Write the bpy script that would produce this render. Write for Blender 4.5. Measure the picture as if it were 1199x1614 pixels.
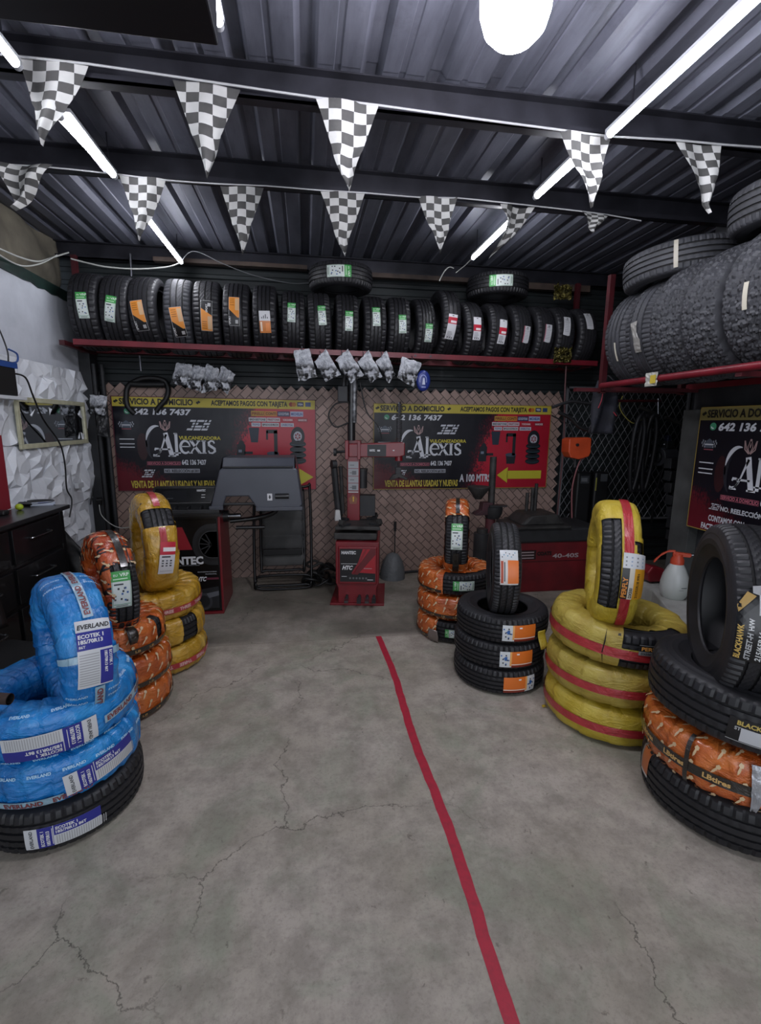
import bpy, bmesh, math, random
from mathutils import Vector, Matrix, noise, Euler
from mathutils.geometry import tessellate_polygon
PI = math.pi
random.seed(7)
scn = bpy.context.scene
for o in list(bpy.data.objects): bpy.data.objects.remove(o)
COL = scn.collection

# ------------------------------------------------------------------ camera
IW, IH, FPX = 1199.0, 1614.0, 760.0
CAMZ = 1.6
YAW, PITCH, ROLL = math.radians(8.873), math.radians(10.49), 0.009
fw = Vector((math.sin(YAW)*math.cos(PITCH), math.cos(YAW)*math.cos(PITCH), -math.sin(PITCH)))
r0 = Vector((math.cos(YAW), -math.sin(YAW), 0)); u0 = r0.cross(fw)
cr = r0*math.cos(ROLL) + u0*math.sin(ROLL); cu = -r0*math.sin(ROLL) + u0*math.cos(ROLL)
CP = Vector((0, 0, CAMZ))
cd = bpy.data.cameras.new('camera'); cam = bpy.data.objects.new('camera', cd); COL.objects.link(cam)
cd.sensor_fit = 'VERTICAL'; cd.sensor_height = 36.0; cd.sensor_width = 36.0*IW/IH; cd.lens = 36.0*FPX/IH
cd.clip_start = .05
M3 = Matrix((cr, cu, -fw)).transposed()
cam.matrix_world = Matrix.Translation(CP) @ M3.to_4x4()
scn.camera = cam
def ray(x, y): return fw + cr*((x-IW/2)/FPX) + cu*((IH/2-y)/FPX)
def AY(x, y, Y): d = ray(x, y); return CP + d*(Y/d.y)
def AX(x, y, X): d = ray(x, y); return CP + d*(X/d.x)
def AZ(x, y, Z=0): d = ray(x, y); return CP + d*((Z-CAMZ)/d.z)
def proj(p):
    d = Vector(p)-CP; return IW/2+FPX*d.dot(cr)/d.dot(fw), IH/2-FPX*d.dot(cu)/d.dot(fw)

# ------------------------------------------------------------------ view, world
vs = scn.view_settings
vs.view_transform = 'Standard'; vs.look = 'None'; vs.gamma = 1; vs.use_curve_mapping = False
vs.exposure = 2.22
TUBE_E, BULB_E, WORLD_E, DOOR_E = 13.0, 22.0, 0.26, 11.0
w = bpy.data.worlds.new('world'); scn.world = w; w.use_nodes = True
bg = w.node_tree.nodes['Background']; bg.inputs[0].default_value = (.62, .70, .85, 1); bg.inputs[1].default_value = WORLD_E
# daylight coming in through the open shop front behind the camera
ld = bpy.data.lights.new('shopfront_daylight', 'AREA'); ld.shape = 'RECTANGLE'; ld.size = 4.2; ld.size_y = 2.4
ld.energy = DOOR_E; ld.color = (.93, .96, 1.0)
lo = bpy.data.objects.new('shopfront_daylight', ld); COL.objects.link(lo)
lo.location = (.4, -1.9, 1.5); lo.rotation_euler = (math.radians(90), 0, 0)

# ------------------------------------------------------------------ materials
def lin(h):
    if isinstance(h, tuple): return (h[0], h[1], h[2], 1)
    h = h.lstrip('#'); v = [int(h[i:i+2], 16)/255 for i in (0, 2, 4)]
    return tuple((c/12.92 if c <= .04045 else ((c+.055)/1.055)**2.4) for c in v)+(1,)
MATS = {}
def mat(color, rough=.5, metal=0., spec=.5, name=None, bump=None, coat=0., noise_=None, emis=0., alpha=1., trans=0.):
    """plain procedural material; bump=(scale, strength, dist); noise_=(scale, second colour, amount)"""
    key = (color, rough, metal, spec, bump, coat, noise_, emis, alpha, trans)
    if key in MATS: return MATS[key]
    m = bpy.data.materials.new(name or 'm_%d' % len(MATS)); m.use_nodes = True
    nt = m.node_tree; p = nt.nodes['Principled BSDF']
    p.inputs['Base Color'].default_value = lin(color); p.inputs['Roughness'].default_value = rough
    p.inputs['Metallic'].default_value = metal; p.inputs['Specular IOR Level'].default_value = spec
    p.inputs['Coat Weight'].default_value = coat
    if emis: p.inputs['Emission Color'].default_value = lin(color); p.inputs['Emission Strength'].default_value = emis
    if trans: p.inputs['Transmission Weight'].default_value = trans; p.inputs['IOR'].default_value = 1.3
    if alpha < 1: p.inputs['Alpha'].default_value = alpha
    if bump or noise_:
        tc = nt.nodes.new('ShaderNodeTexCoord')
    if bump:
        n = nt.nodes.new('ShaderNodeTexNoise'); n.inputs['Scale'].default_value = bump[0]; n.inputs['Detail'].default_value = 6
        b = nt.nodes.new('ShaderNodeBump'); b.inputs['Strength'].default_value = bump[1]; b.inputs['Distance'].default_value = bump[2]
        nt.links.new(tc.outputs['Object'], n.inputs['Vector']); nt.links.new(n.outputs['Fac'], b.inputs['Height'])
        nt.links.new(b.outputs[0], p.inputs['Normal'])
    if noise_:
        n = nt.nodes.new('ShaderNodeTexNoise'); n.inputs['Scale'].default_value = noise_[0]; n.inputs['Detail'].default_value = 8
        r = nt.nodes.new('ShaderNodeValToRGB'); r.color_ramp.elements[0].position = .35; r.color_ramp.elements[1].position = .68
        x = nt.nodes.new('ShaderNodeMix'); x.data_type = 'RGBA'
        x.inputs['A'].default_value = lin(color); x.inputs['B'].default_value = lin(noise_[1])
        ml = nt.nodes.new('ShaderNodeMath'); ml.operation = 'MULTIPLY'; ml.inputs[1].default_value = noise_[2]
        nt.links.new(tc.outputs['Object'], n.inputs['Vector']); nt.links.new(n.outputs['Fac'], r.inputs[0])
        nt.links.new(r.outputs[0], ml.inputs[0]); nt.links.new(ml.outputs[0], x.inputs['Factor'])
        nt.links.new(x.outputs['Result'], p.inputs['Base Color'])
    MATS[key] = m; return m
class NT:
    """tiny helper for node graphs"""
    def __init__(s, name, rough=.5, metal=0., spec=.5):
        s.m = bpy.data.materials.new(name); s.m.use_nodes = True; s.t = s.m.node_tree; s.p = s.t.nodes['Principled BSDF']
        s.p.inputs['Roughness'].default_value = rough; s.p.inputs['Metallic'].default_value = metal
        s.p.inputs['Specular IOR Level'].default_value = spec
        s.tc = s.t.nodes.new('ShaderNodeTexCoord')
    def n(s, typ, **kw):
        x = s.t.nodes.new('ShaderNode'+typ)
        for k, v in kw.items():
            if k.startswith('_'): setattr(x, k[1:], v)
            else:
                i = x.inputs[int(k[1:])] if (k[0] == 'i' and k[1:].isdigit()) else x.inputs[k.replace('__', ' ')]
                if isinstance(v, bpy.types.NodeSocket): s.t.links.new(v, i)
                else: i.default_value = v
        return x
    def mix(s, fac, a, b, blend='MIX'):
        x = s.t.nodes.new('ShaderNodeMix'); x.data_type = 'RGBA'; x.blend_type = blend
        for k, v in (('Factor', fac), ('A', a), ('B', b)):
            if isinstance(v, bpy.types.NodeSocket): s.t.links.new(v, x.inputs[k] if k == 'Factor' else x.inputs[{'A': 6, 'B': 7}[k]])
            else: (x.inputs['Factor'] if k == 'Factor' else x.inputs[{'A': 6, 'B': 7}[k]]).default_value = v
        return x.outputs[2]
    def math(s, op, a, b=0., c=None):
        x = s.t.nodes.new('ShaderNodeMath'); x.operation = op
        for i, v in enumerate((a, b) if c is None else (a, b, c)):
            if isinstance(v, bpy.types.NodeSocket): s.t.links.new(v, x.inputs[i])
            else: x.inputs[i].default_value = v
        return x.outputs[0]
    def ramp(s, fac, stops):
        x = s.t.nodes.new('ShaderNodeValToRGB'); s.t.links.new(fac, x.inputs[0]); e = x.color_ramp.elements
        while len(e) < len(stops): e.new(.5)
        for q, (pos, c) in zip(e, stops): q.position = pos; q.color = c if len(c) == 4 else tuple(c)+(1,)
        return x.outputs[0]
    def out(s, col=None, height=None, bs=.5, bd=.01, rough=None):
        if col is not None: s.t.links.new(col, s.p.inputs['Base Color'])
        if rough is not None: s.t.links.new(rough, s.p.inputs['Roughness'])
        if height is not None:
            b = s.t.nodes.new('ShaderNodeBump'); b.inputs['Strength'].default_value = bs; b.inputs['Distance'].default_value = bd
            s.t.links.new(height, b.inputs['Height']); s.t.links.new(b.outputs[0], s.p.inputs['Normal'])
        return s.m
def G(v): return (v, v, v, 1)

# ------------------------------------------------------------------ mesh builder
class MB:
    def __init__(s): s.v = []; s.f = []; s.mi = []; s.mats = []; s.uv = None
    def slot(s, m):
        if m not in s.mats: s.mats.append(m)
        return s.mats.index(m)
    def add(s, vs_, fs, m):
        k = len(s.v); i = s.slot(m); s.v += [tuple(v) for v in vs_]
        for f in fs: s.f.append([k+q for q in f]); s.mi.append(i)
        return s
    def box(s, c, d, m, rot=None, taper=None):
        hx, hy, hz = d[0]/2, d[1]/2, d[2]/2; vs_ = []
        for z in (-1, 1):
            t = taper if (taper and z > 0) else 1
            for x, y in ((-1, -1), (1, -1), (1, 1), (-1, 1)): vs_.append(Vector((x*hx*t, y*hy*t, z*hz)))
        if rot: R_ = Euler(rot).to_matrix(); vs_ = [R_ @ v for v in vs_]
        c = Vector(c)
        return s.add([v+c for v in vs_], [(3, 2, 1, 0), (4, 5, 6, 7), (0, 1, 5, 4), (1, 2, 6, 5), (2, 3, 7, 6), (3, 0, 4, 7)], m)
    def bb(s, a, b, m):
        return s.box([(a[i]+b[i])/2 for i in range(3)], [abs(b[i]-a[i]) for i in range(3)], m)
    def cyl(s, p0, p1, r, m, seg=16, r2=None, caps=True):
        p0 = Vector(p0); p1 = Vector(p1); d = (p1-p0).normalized(); r2 = r if r2 is None else r2
        a = Vector((0, 0, 1)) if abs(d.z) < .9 else Vector((1, 0, 0)); x = d.cross(a).normalized(); y = d.cross(x)
        vs_ = [p0+(x*math.cos(t)+y*math.sin(t))*r for t in [2*PI*i/seg for i in range(seg)]]
        vs_ += [p1+(x*math.cos(t)+y*math.sin(t))*r2 for t in [2*PI*i/seg for i in range(seg)]]
        fs = [(i, (i+1) % seg, seg+(i+1) % seg, seg+i) for i in range(seg)]
        if caps: fs += [tuple(range(seg))[::-1], tuple(range(seg, 2*seg))]
        return s.add(vs_, fs, m)
    def tube(s, pts, r, m, seg=8, n=6, closed=False):
        P = [Vector(p) for p in pts]
        if n > 1 and len(P) > 2:
            Q = []
            L = len(P)
            for i in range(L if closed else L-1):
                if closed: a, b, c, d = P[(i-1) % L], P[i], P[(i+1) % L], P[(i+2) % L]
                else: a, b, c, d = P[max(i-1, 0)], P[i], P[i+1], P[min(i+2, L-1)]
                for k in range(n):
                    t = k/n; Q.append(.5*((2*b)+(c-a)*t+(2*a-5*b+4*c-d)*t*t+(3*b-a-3*c+d)*t**3))
            if not closed: Q.append(P[-1])
            P = Q
        N = len(P); vs_ = []; x = None
        for i in range(N):
            if closed: d = P[(i+1) % N]-P[i-1]
            else: d = P[min(i+1, N-1)]-P[max(i-1, 0)]
            d.normalize()
            if x is None: a = Vector((0, 0, 1)) if abs(d.z) < .9 else Vector((1, 0, 0)); x = d.cross(a).normalized()
            x = (x-d*x.dot(d)).normalized(); y = d.cross(x)
            rr = r[min(i*len(r)//N, len(r)-1)] if isinstance(r, (list, tuple)) else r
            for k in range(seg): t = 2*PI*k/seg; vs_.append(P[i]+(x*math.cos(t)+y*math.sin(t))*rr)
        fs = []
        for i in range(N if closed else N-1):
            j = (i+1) % N
            for k in range(seg): fs.append((i*seg+k, i*seg+(k+1) % seg, j*seg+(k+1) % seg, j*seg+k))
        if not closed: fs += [tuple(range(seg))[::-1], tuple(range((N-1)*seg, N*seg))]
        return s.add(vs_, fs, m)
    def lathe(s, prof, c, m, seg=32, axis='z'):
        vs_ = []; c = Vector(c)
        for i in range(seg):
            t = 2*PI*i/seg
            for r, z in prof:
                p = (r*math.cos(t), r*math.sin(t), z)
                if axis == 'x': p = (z, p[0], p[1])
                if axis == 'y': p = (p[0], z, p[1])
                vs_.append(c+Vector(p))
        n = len(prof)
        fs = [(i*n+k, ((i+1) % seg)*n+k, ((i+1) % seg)*n+k+1, i*n+k+1) for i in range(seg) for k in range(n-1)]
        return s.add(vs_, fs, m)
    def prism(s, poly, y0, y1, m, f=lambda x, z, y: (x, y, z)):
        """extrude a 2-D outline (x,z) from y0 to y1"""
        n = len(poly); vs_ = [f(x, z, y0) for x, z in poly]+[f(x, z, y1) for x, z in poly]
        tri = tessellate_polygon([[Vector((x, z, 0)) for x, z in poly]])
        fs = [tuple(t) for t in tri]+[tuple(q+n for q in t[::-1]) for t in tri]
        fs += [(i, (i+1) % n, n+(i+1) % n, n+i) for i in range(n)]
        return s.add(vs_, fs, m)
    def grid(s, fn, nu, nv, m, closeu=False, closev=False, skip=None):
        vs_ = [fn(i/nu, j/nv) for i in range(nu if closeu else nu+1) for j in range(nv if closev else nv+1)]
        W_ = nv if closev else nv+1; U_ = nu if closeu else nu+1; fs = []
        for i in range(nu):
            for j in range(nv):
                if skip and skip((i+.5)/nu, (j+.5)/nv): continue
                a, b = i, (i+1) % U_; c, d = j, (j+1) % W_
                fs.append((a*W_+c, b*W_+c, b*W_+d, a*W_+d))
        return s.add(vs_, fs, m)
    def build(s, name, parent=None, off=(0, 0, 0), smooth=None, bevel=0., fix=True, solid=0.):
        me = bpy.data.meshes.new(name)
        o_ = Vector(off)
        me.from_pydata([(v[0]-o_.x, v[1]-o_.y, v[2]-o_.z) for v in s.v], [], s.f)
        for m in s.mats: me.materials.append(m)
        me.polygons.foreach_set('material_index', s.mi)
        if fix:
            bm = bmesh.new(); bm.from_mesh(me); bmesh.ops.recalc_face_normals(bm, faces=bm.faces); bm.to_mesh(me); bm.free()
        if smooth:
            me.polygons.foreach_set('use_smooth', [True]*len(me.polygons))
            me.set_sharp_from_angle(angle=math.radians(smooth))
        me.update()
        o = bpy.data.objects.new(name, me); COL.objects.link(o)
        if parent: o.parent = parent
        else: o.location = off
        if bevel:
            b = o.modifiers.new('bevel', 'BEVEL'); b.width = bevel; b.segments = 2; b.limit_method = 'ANGLE'
        if solid:
            b = o.modifiers.new('solid', 'SOLIDIFY'); b.thickness = solid; b.offset = 0
        return o
def tag(o, label=None, cat=None, group=None, kind=None):
    if label: o['label'] = label
    if cat: o['category'] = cat
    if group: o['group'] = group
    if kind: o['kind'] = kind
    return o
def thing(name, label, cat, loc=(0, 0, 0), rot=(0, 0, 0), group=None):
    o = bpy.data.objects.new(name, None); COL.objects.link(o); o.location = loc; o.rotation_euler = rot
    o.empty_display_size = .1
    return tag(o, label, cat, group)
def copy_tree(root, **kw):
    c = root.copy(); COL.objects.link(c)
    for ch in root.children:
        d = ch.copy(); COL.objects.link(d); d.parent = c
    return c

# ------------------------------------------------------------------ lettering and printed matter
TXT = {}
def text_mesh(body, bold=.012):
    key = (body, bold)
    if key not in TXT:
        cu_ = bpy.data.curves.new('t', 'FONT'); cu_.body = body; cu_.size = 1.0; cu_.resolution_u = 2; cu_.offset = bold*1.15
        ob = bpy.data.objects.new('t', cu_); COL.objects.link(ob)
        dg = bpy.context.evaluated_depsgraph_get(); me = bpy.data.meshes.new_from_object(ob.evaluated_get(dg))
        vs_ = [(v.co.x, v.co.y) for v in me.vertices]; fs = [tuple(p.vertices) for p in me.polygons]
        x0 = min(v[0] for v in vs_); x1 = max(v[0] for v in vs_)
        TXT[key] = ([(v[0]-x0, v[1]) for v in vs_], fs, x1-x0)
        bpy.data.objects.remove(ob); bpy.data.meshes.remove(me); bpy.data.curves.remove(cu_)
    return TXT[key]
class Decal(MB):
    """2-D artwork laid on a surface: fn(x, y, lift) -> point"""
    def __init__(s, fn, cell=.03, step=.0005, base=.0006):
        super().__init__(); s.fn = fn; s.cell = cell; s.step = step; s.base = base
    def P(s, x, y, l): return s.fn(x, y, s.base+l*s.step)
    def rect(s, x0, y0, x1, y1, m, l=0):
        nx = max(1, int(abs(x1-x0)/s.cell+.99)); ny = max(1, int(abs(y1-y0)/s.cell+.99))
        s.grid(lambda u, v: s.P(x0+(x1-x0)*u, y0+(y1-y0)*v, l), nx, ny, m)
    def poly(s, pts, m, l=0):
        tri = [[pts[i] for i in t] for t in tessellate_polygon([[Vector((x, y, 0)) for x, y in pts]])]
        out = []
        while tri:
            a, b, c = tri.pop(); E_ = [(math.dist(a, b), a, b, c), (math.dist(b, c), b, c, a), (math.dist(c, a), c, a, b)]; L_, p, q, r = max(E_, key=lambda e: e[0])
            if L_ > s.cell*1.5: h_ = ((p[0]+q[0])/2, (p[1]+q[1])/2); tri += [(p, h_, r), (h_, q, r)]
            else: out.append((a, b, c))
        for t in out: s.add([s.P(x, y, l) for x, y in t], [(0, 1, 2)], m)
    def frame(s, x0, y0, x1, y1, t, m, l=0):
        s.rect(x0, y0, x1, y0+t, m, l); s.rect(x0, y1-t, x1, y1, m, l); s.rect(x0, y0, x0+t, y1, m, l); s.rect(x1-t, y0, x1, y1, m, l)
    def text(s, body, x, y, h, m, l=1, w=None, rot=0., shear=0., bold=.012, align='l'):
        """h = cap height; w = full width (squeezed or stretched to it)"""
        vs_, fs, tw = text_mesh(body, bold); k = h/.69; sx = (w/tw) if w else k
        W_ = tw*sx; ox = 0 if align == 'l' else (-W_/2 if align == 'c' else -W_)
        c, q = math.cos(rot), math.sin(rot); out = []
        for a, b in vs_:
            X_ = a*sx+ox+b*k*shear; Y_ = b*k
            out.append(s.P(x+c*X_-q*Y_, y+q*X_+c*Y_, l))
        s.add(out, fs, m)
    def stroke(s, pts, w, m, l=1):
        n = len(pts); L = []; R_ = []
        for i in range(n):
            a = pts[max(i-1, 0)]; b = pts[min(i+1, n-1)]; dx, dy = b[0]-a[0], b[1]-a[1]; q = math.hypot(dx, dy) or 1
            ww = (w[i] if isinstance(w, (list, tuple)) else w)/2
            L.append((pts[i][0]-dy/q*ww, pts[i][1]+dx/q*ww)); R_.append((pts[i][0]+dy/q*ww, pts[i][1]-dx/q*ww))
        vs_ = [s.P(x, y, l) for x, y in L+R_]
        s.add(vs_, [(i, i+1, n+i+1, n+i) for i in range(n-1)], m)
def arc(cx_, cy_, rx, ry, a0, a1, n=16): return [(cx_+rx*math.cos(math.radians(a0+(a1-a0)*i/n)), cy_+ry*math.sin(math.radians(a0+(a1-a0)*i/n))) for i in range(n+1)]
INKS = {}
def ink(h, rough=.45):
    k = (h, rough)
    if k not in INKS: INKS[k] = mat(h, rough, name='print_'+h.strip('#'))
    return INKS[k]
WHT, BLK, GRY = '#d8d8d8', '#0b0b0c', '#8f9092'

# ================================================================== STRUCTURE
WXL, WXR, WYB, CEIL = -2.0, 3.06, 5.05, 3.14
# floor material
t = NT('concrete_floor', rough=.62, spec=.35)
pos = t.n('Mapping', Vector=t.tc.outputs['Object']).outputs[0]
n1 = t.n('TexNoise', Vector=pos, Scale=1.3, Detail=6., Roughness=.6).outputs['Fac']
n2 = t.n('TexNoise', Vector=pos, Scale=7., Detail=8., Roughness=.7).outputs['Fac']
n3 = t.n('TexNoise', Vector=pos, Scale=60., Detail=6., Roughness=.8).outputs['Fac']
c = t.ramp(n1, [(.3, lin('#978f80')), (.5, lin('#ada499')), (.7, lin('#b6ada4'))])
gr = t.n('TexNoise', Vector=pos, Scale=2.3, Detail=5., Roughness=.7, Distortion=1.).outputs['Fac']
c = t.mix(t.math('MULTIPLY', t.ramp(gr, [(.48, G(0)), (.64, G(1))]), .6), c, lin('#888f7c'))
c = t.mix(t.math('MULTIPLY', t.ramp(n2, [(.38, G(1)), (.58, G(0))]), .55), c, lin('#7a736a'))
c = t.mix(t.math('MULTIPLY', t.ramp(n3, [(.3, G(1)), (.5, G(0))]), .45), c, lin('#645e56'))
wv = t.n('TexNoise', Vector=pos, Scale=3.2, Detail=7., Roughness=.65)
wp = t.n('VectorMath', _operation='ADD', i0=pos, i1=t.n('VectorMath', _operation='SCALE', i0=wv.outputs['Color'], Scale=.30).outputs[0]).outputs[0]
vor = t.n('TexVoronoi', _feature='DISTANCE_TO_EDGE', Vector=wp, Scale=.95).outputs['Distance']
msk = t.n('TexNoise', Vector=pos, Scale=.9, Detail=2.).outputs['Fac']
crk = t.math('MULTIPLY', t.ramp(vor, [(.0, G(1)), (.0032, G(0))]), t.ramp(msk, [(.44, G(0)), (.50, G(1))]))
c = t.mix(t.math('MULTIPLY', crk, .8), c, lin('#3a3631'))
# dark scuff specks
sp = t.n('TexVoronoi', Vector=t.n('Mapping', Vector=wp, Scale=(1., .55, 1.)).outputs[0], Scale=14.).outputs['Distance']
c = t.mix(t.math('MULTIPLY', t.ramp(sp, [(.05, G(1)), (.11, G(0))]), .5), c, lin('#4c463f'))
# oily working area at the rear slab
sep = t.n('SeparateXYZ', Vector=pos)
rear = t.math('ADD', sep.outputs['Y'], t.math('MULTIPLY', t.math('SUBTRACT', n2, .5), .12))
rm = t.n('MapRange', i0=rear, i1=3.38, i2=3.46).outputs[0]
oil = t.ramp(t.n('TexNoise', Vector=pos, Scale=1.6, Detail=5.).outputs['Fac'], [(.35, G(.25)), (.65, G(.75))])
c = t.mix(t.math('MULTIPLY', rm, oil), c, lin('#4a4640'))
h = t.math('ADD', t.math('MULTIPLY', n3, .3), t.math('MULTIPLY', crk, -1.))
FLOOR = t.out(c, h, .35, .004)
m = MB(); m.bb((-4, -3, -.12), (5, 3.395, 0), FLOOR); m.bb((-4, 3.402, -.12), (5, 5.6, -.001), FLOOR)
m.bb((-4, 3.39, -.12), (5, 3.41, -.006), FLOOR)
tag(m.build('floor'), kind='structure')
# red painted line
t = NT('line_paint', rough=.55)
nn = t.n('TexNoise', Vector=t.tc.outputs['Object'], Scale=28., Detail=7., Roughness=.75).outputs['Fac']
c = t.mix(t.math('MULTIPLY', t.ramp(nn, [(.3, G(1)), (.55, G(0))]), .45), lin('#b01f38'), lin('#5f2630'))
LINE = t.out(c, nn, .3, .003)
m = MB()
def lx(v): return .532+.008*math.sin(v*5)+.004*noise.noise(Vector((v*9, 0, 0)))
m.grid(lambda u, v: (lx(.3+u*3.1)+(v-.5)*(.043+.006*noise.noise(Vector((u*50, v*9, 4)))), .3+u*3.1, .0012), 90, 1, LINE)
tag(m.build('trim_1'), kind='structure')

# ceiling: corrugated sheet
t = NT('roof_sheet', rough=.5, metal=.15, spec=.4)
n1 = t.n('TexNoise', Vector=t.n('Mapping', Vector=t.tc.outputs['Object'], Scale=(3., .5, 1.)).outputs[0], Scale=3., Detail=6., Roughness=.65).outputs['Fac']
n2 = t.n('TexNoise', Vector=t.tc.outputs['Object'], Scale=9., Detail=7., Roughness=.7).outputs['Fac']
c = t.mix(t.ramp(n1, [(.35, G(0)), (.7, G(1))]), lin('#4d4f59'), lin('#6a6c78'))
c = t.mix(t.math('MULTIPLY', t.ramp(n2, [(.55, G(0)), (.75, G(1))]), .35), c, lin('#2c2c31'))
ROOF = t.out(c, n2, .15, .004, rough=t.n('MapRange', i0=n1, i3=.40, i4=.6).outputs[0])
prof = []; x = -2.6; per = .29
while x < 4.5:
    prof += [(x, CEIL+.03), (x+.05, CEIL+.03), (x+.075, CEIL), (x+.145, CEIL), (x+.15, CEIL+.006), (x+.175, CEIL+.006), (x+.18, CEIL), (x+.265, CEIL)]; x += per
m = MB(); n = len(prof)
for k, (ya, yb, dz) in enumerate([(-3, 2.44, 0), (2.40, 5.3, .004)]):
    m.add([(a, ya, b+dz) for a, b in prof]+[(a, yb, b+dz) for a, b in prof], [(i, i+1, n+i+1, n+i) for i in range(n-1)], ROOF)
tag(m.build('ceiling', solid=.003), kind='structure')
BEAM = mat('#26262c', .42, .5, noise_=(6, '#3a3a42', .8), bump=(20, .2, .002))
for k, (yy, z0, z1) in enumerate([(-.6, 2.98, 3.14), (.75, 2.98, 3.14), (2.47, 2.995, 3.14), (3.3, 3.0, 3.14), (4.93, 3.0, 3.14)]):
    m = MB(); m.bb((-2.6, yy, z0), (4.45, yy+.055, z0+.012), BEAM); m.bb((-2.6, yy+.045, z0), (4.45, yy+.055, z1), BEAM); m.bb((-2.6, yy, z1-.006), (4.45, yy+.055, z1), BEAM)
    m.bb((-2.6, yy, z0), (4.45, yy+.005, z0+.03), BEAM)
    tag(m.build('trim_%d' % (k+2)), kind='structure')

# left wall with white plaster
PLAS = NT('white_plaster', rough=.6)
nn = PLAS.n('TexNoise', Vector=PLAS.tc.outputs['Object'], Scale=2.5, Detail=7., Roughness=.6).outputs['Fac']
PLAS = PLAS.out(PLAS.ramp(nn, [(.3, lin('#a6aab2')), (.7, lin('#c3c7cf'))]), nn, .25, .01)
m = MB(); m.bb((WXL-.12, -3, 0), (WXL, WYB, 2.62), PLAS)
tag(m.build('wall_left'), kind='structure')
# ragged green flashing on the wall's top
GREEN = mat('#16302a', .5, noise_=(12, '#0c1815', .8))
m = MB(); ed = [(y/10, 2.60+.02*noise.noise(Vector((y*.9, 3, 0)))) for y in range(-10, 50)]
m.prism([(a, b) for a, b in ed]+[(ed[-1][0], 2.68), (ed[0][0], 2.68)], WXL-.13, WXL+.012, GREEN, f=lambda x, z, y: (y, x, z))
tag(m.build('trim_7'), kind='structure')
# 3-D wall panels (faceted)
PAN = mat('#d3d6db', .42, noise_=(3, '#c0c4cb', .6))
def facet_panel(y0, y1, z0, z1, seed, cut=None):
    m = MB(); rnd = random.Random(seed); ny = max(2, round((y1-y0)/.088)); nz = max(2, round((z1-z0)/.085)); P = {}
    for i in range(ny+1):
        for j in range(nz+1):
            e = i in (0, ny) or j in (0, nz)
            jy = 0 if i in (0, ny) else rnd.uniform(-.028, .028); jz = 0 if j in (0, nz) else rnd.uniform(-.026, .026)
            P[i, j] = (WXL+.012+(0 if e else rnd.choice((0, .004, .022, .036))), y0+(y1-y0)*i/ny+jy, z0+(z1-z0)*j/nz+jz)
    for i in range(ny):
        for j in range(nz):
            a, b, c_, d = P[i, j], P[i+1, j], P[i+1, j+1], P[i, j+1]
            if cut and cut((a[1]+c_[1])/2, (a[2]+c_[2])/2): continue
            ctr = (max(a[0], c_[0])+rnd.choice((-.006, .012)), (a[1]+c_[1])/2+rnd.uniform(-.03, .03), (a[2]+c_[2])/2+rnd.uniform(-.03, .03))
            q = [(WXL+.001, *a[1:]), (WXL+.001, *b[1:]), (WXL+.001, *c_[1:]), (WXL+.001, *d[1:])]
            m.add([a, b, c_, d, ctr], [(0, 1, 4), (1, 2, 4), (2, 3, 4), (3, 0, 4)], PAN)
    return m
k = 0
for (a, b) in ((2.0, 2.62), (2.62, 3.24), (3.24, 3.86), (3.86, 4.48), (4.48, 4.97)):
    for z0, z1 in ((.55, .88), (.88, 1.42), (1.42, 2.03)):
        if z0 < .6 and b > 4.9: b2 = 4.75
        else: b2 = b
        m = facet_panel(a+.002, b2-.002, z0+.002, z1-.002, 11+k); k += 1
        tag(m.build('wall_panel'), 'white faceted relief panel on the left wall, '+{.55: 'bottom', .88: 'middle', 1.42: 'top'}[z0]+' row, '+('nearest the camera', 'second from the camera', 'behind the counter', 'fourth from the camera', 'beside the back corner')[(k-1)//3], 'wall panel', 'relief panels on the left wall')
# tarp above the left wall
TARP = mat('#6e685a', .85, noise_=(4, '#46423a', .9), bump=(14, .4, .01))
m = MB(); m.grid(lambda u, v: (WXL-.18+.02+.10*(1-v)*math.sin(v*3)+.03*noise.noise(Vector((u*14, v*5, 1)))+.02*math.sin(u*60+v*5), -1+u*5.98, 2.64+v*.6), 160, 16, TARP)
tag(m.build('hanging_tarp', smooth=60, solid=.003), 'dull brown tarp closing the gap between the left wall and the roof', 'tarp')

# back wall
t = NT('dark_sheet_wall', rough=.6, metal=.2)
nn = t.n('TexNoise', Vector=t.n('Mapping', Vector=t.tc.outputs['Object'], Scale=(1., 1., 6.)).outputs[0], Scale=2., Detail=6.).outputs['Fac']
SHEET = t.out(t.ramp(nn, [(.3, lin('#15181b')), (.7, lin('#272e2f'))]), nn, .3, .01)
m = MB()
z = 0; pr = []
while z < 3.2: pr += [(z, 0), (z+.05, 0), (z+.06, .012), (z+.09, .012), (z+.10, 0)]; z += .11
m.add([(x_, WYB-q, zz) for x_ in (-2.2, 4.4) for zz, q in pr], [(i, i+1, len(pr)+i+1, len(pr)+i) for i in range(len(pr)-1)], SHEET)
m.bb((-2.2, WYB+.005, 0), (4.4, WYB+.1, 3.25), SHEET)
tag(m.build('wall_back'), kind='structure')
WOOD = mat('#4a3c34', .7, noise_=(9, '#2b2320', .8))
m = MB(); m.bb((-1.3, 4.86, 2.995), (.05, 4.93, 3.03), WOOD); m.bb((.3, 4.86, 2.96), (1.9, 4.93, 3.0), WOOD); m.bb((2.2, 4.86, 2.93), (2.9, 4.93, 2.99), WOOD)
tag(m.build('trim_8'), kind='structure')
# left dark corner post area
CORN = mat('#17181b', .6, noise_=(8, '#26282c', .7))
m = MB(); m.bb((-1.995, 4.86, 0), (-1.90, 5.03, 2.3), CORN); m.cyl((-1.87, 4.85, 0), (-1.87, 4.85, 2.1), .018, CORN); m.cyl((-1.82, 4.9, 0), (-1.82, 4.9, 2.1), .02, CORN)
tag(m.build('trim_9', bevel=.004), kind='structure')
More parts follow.
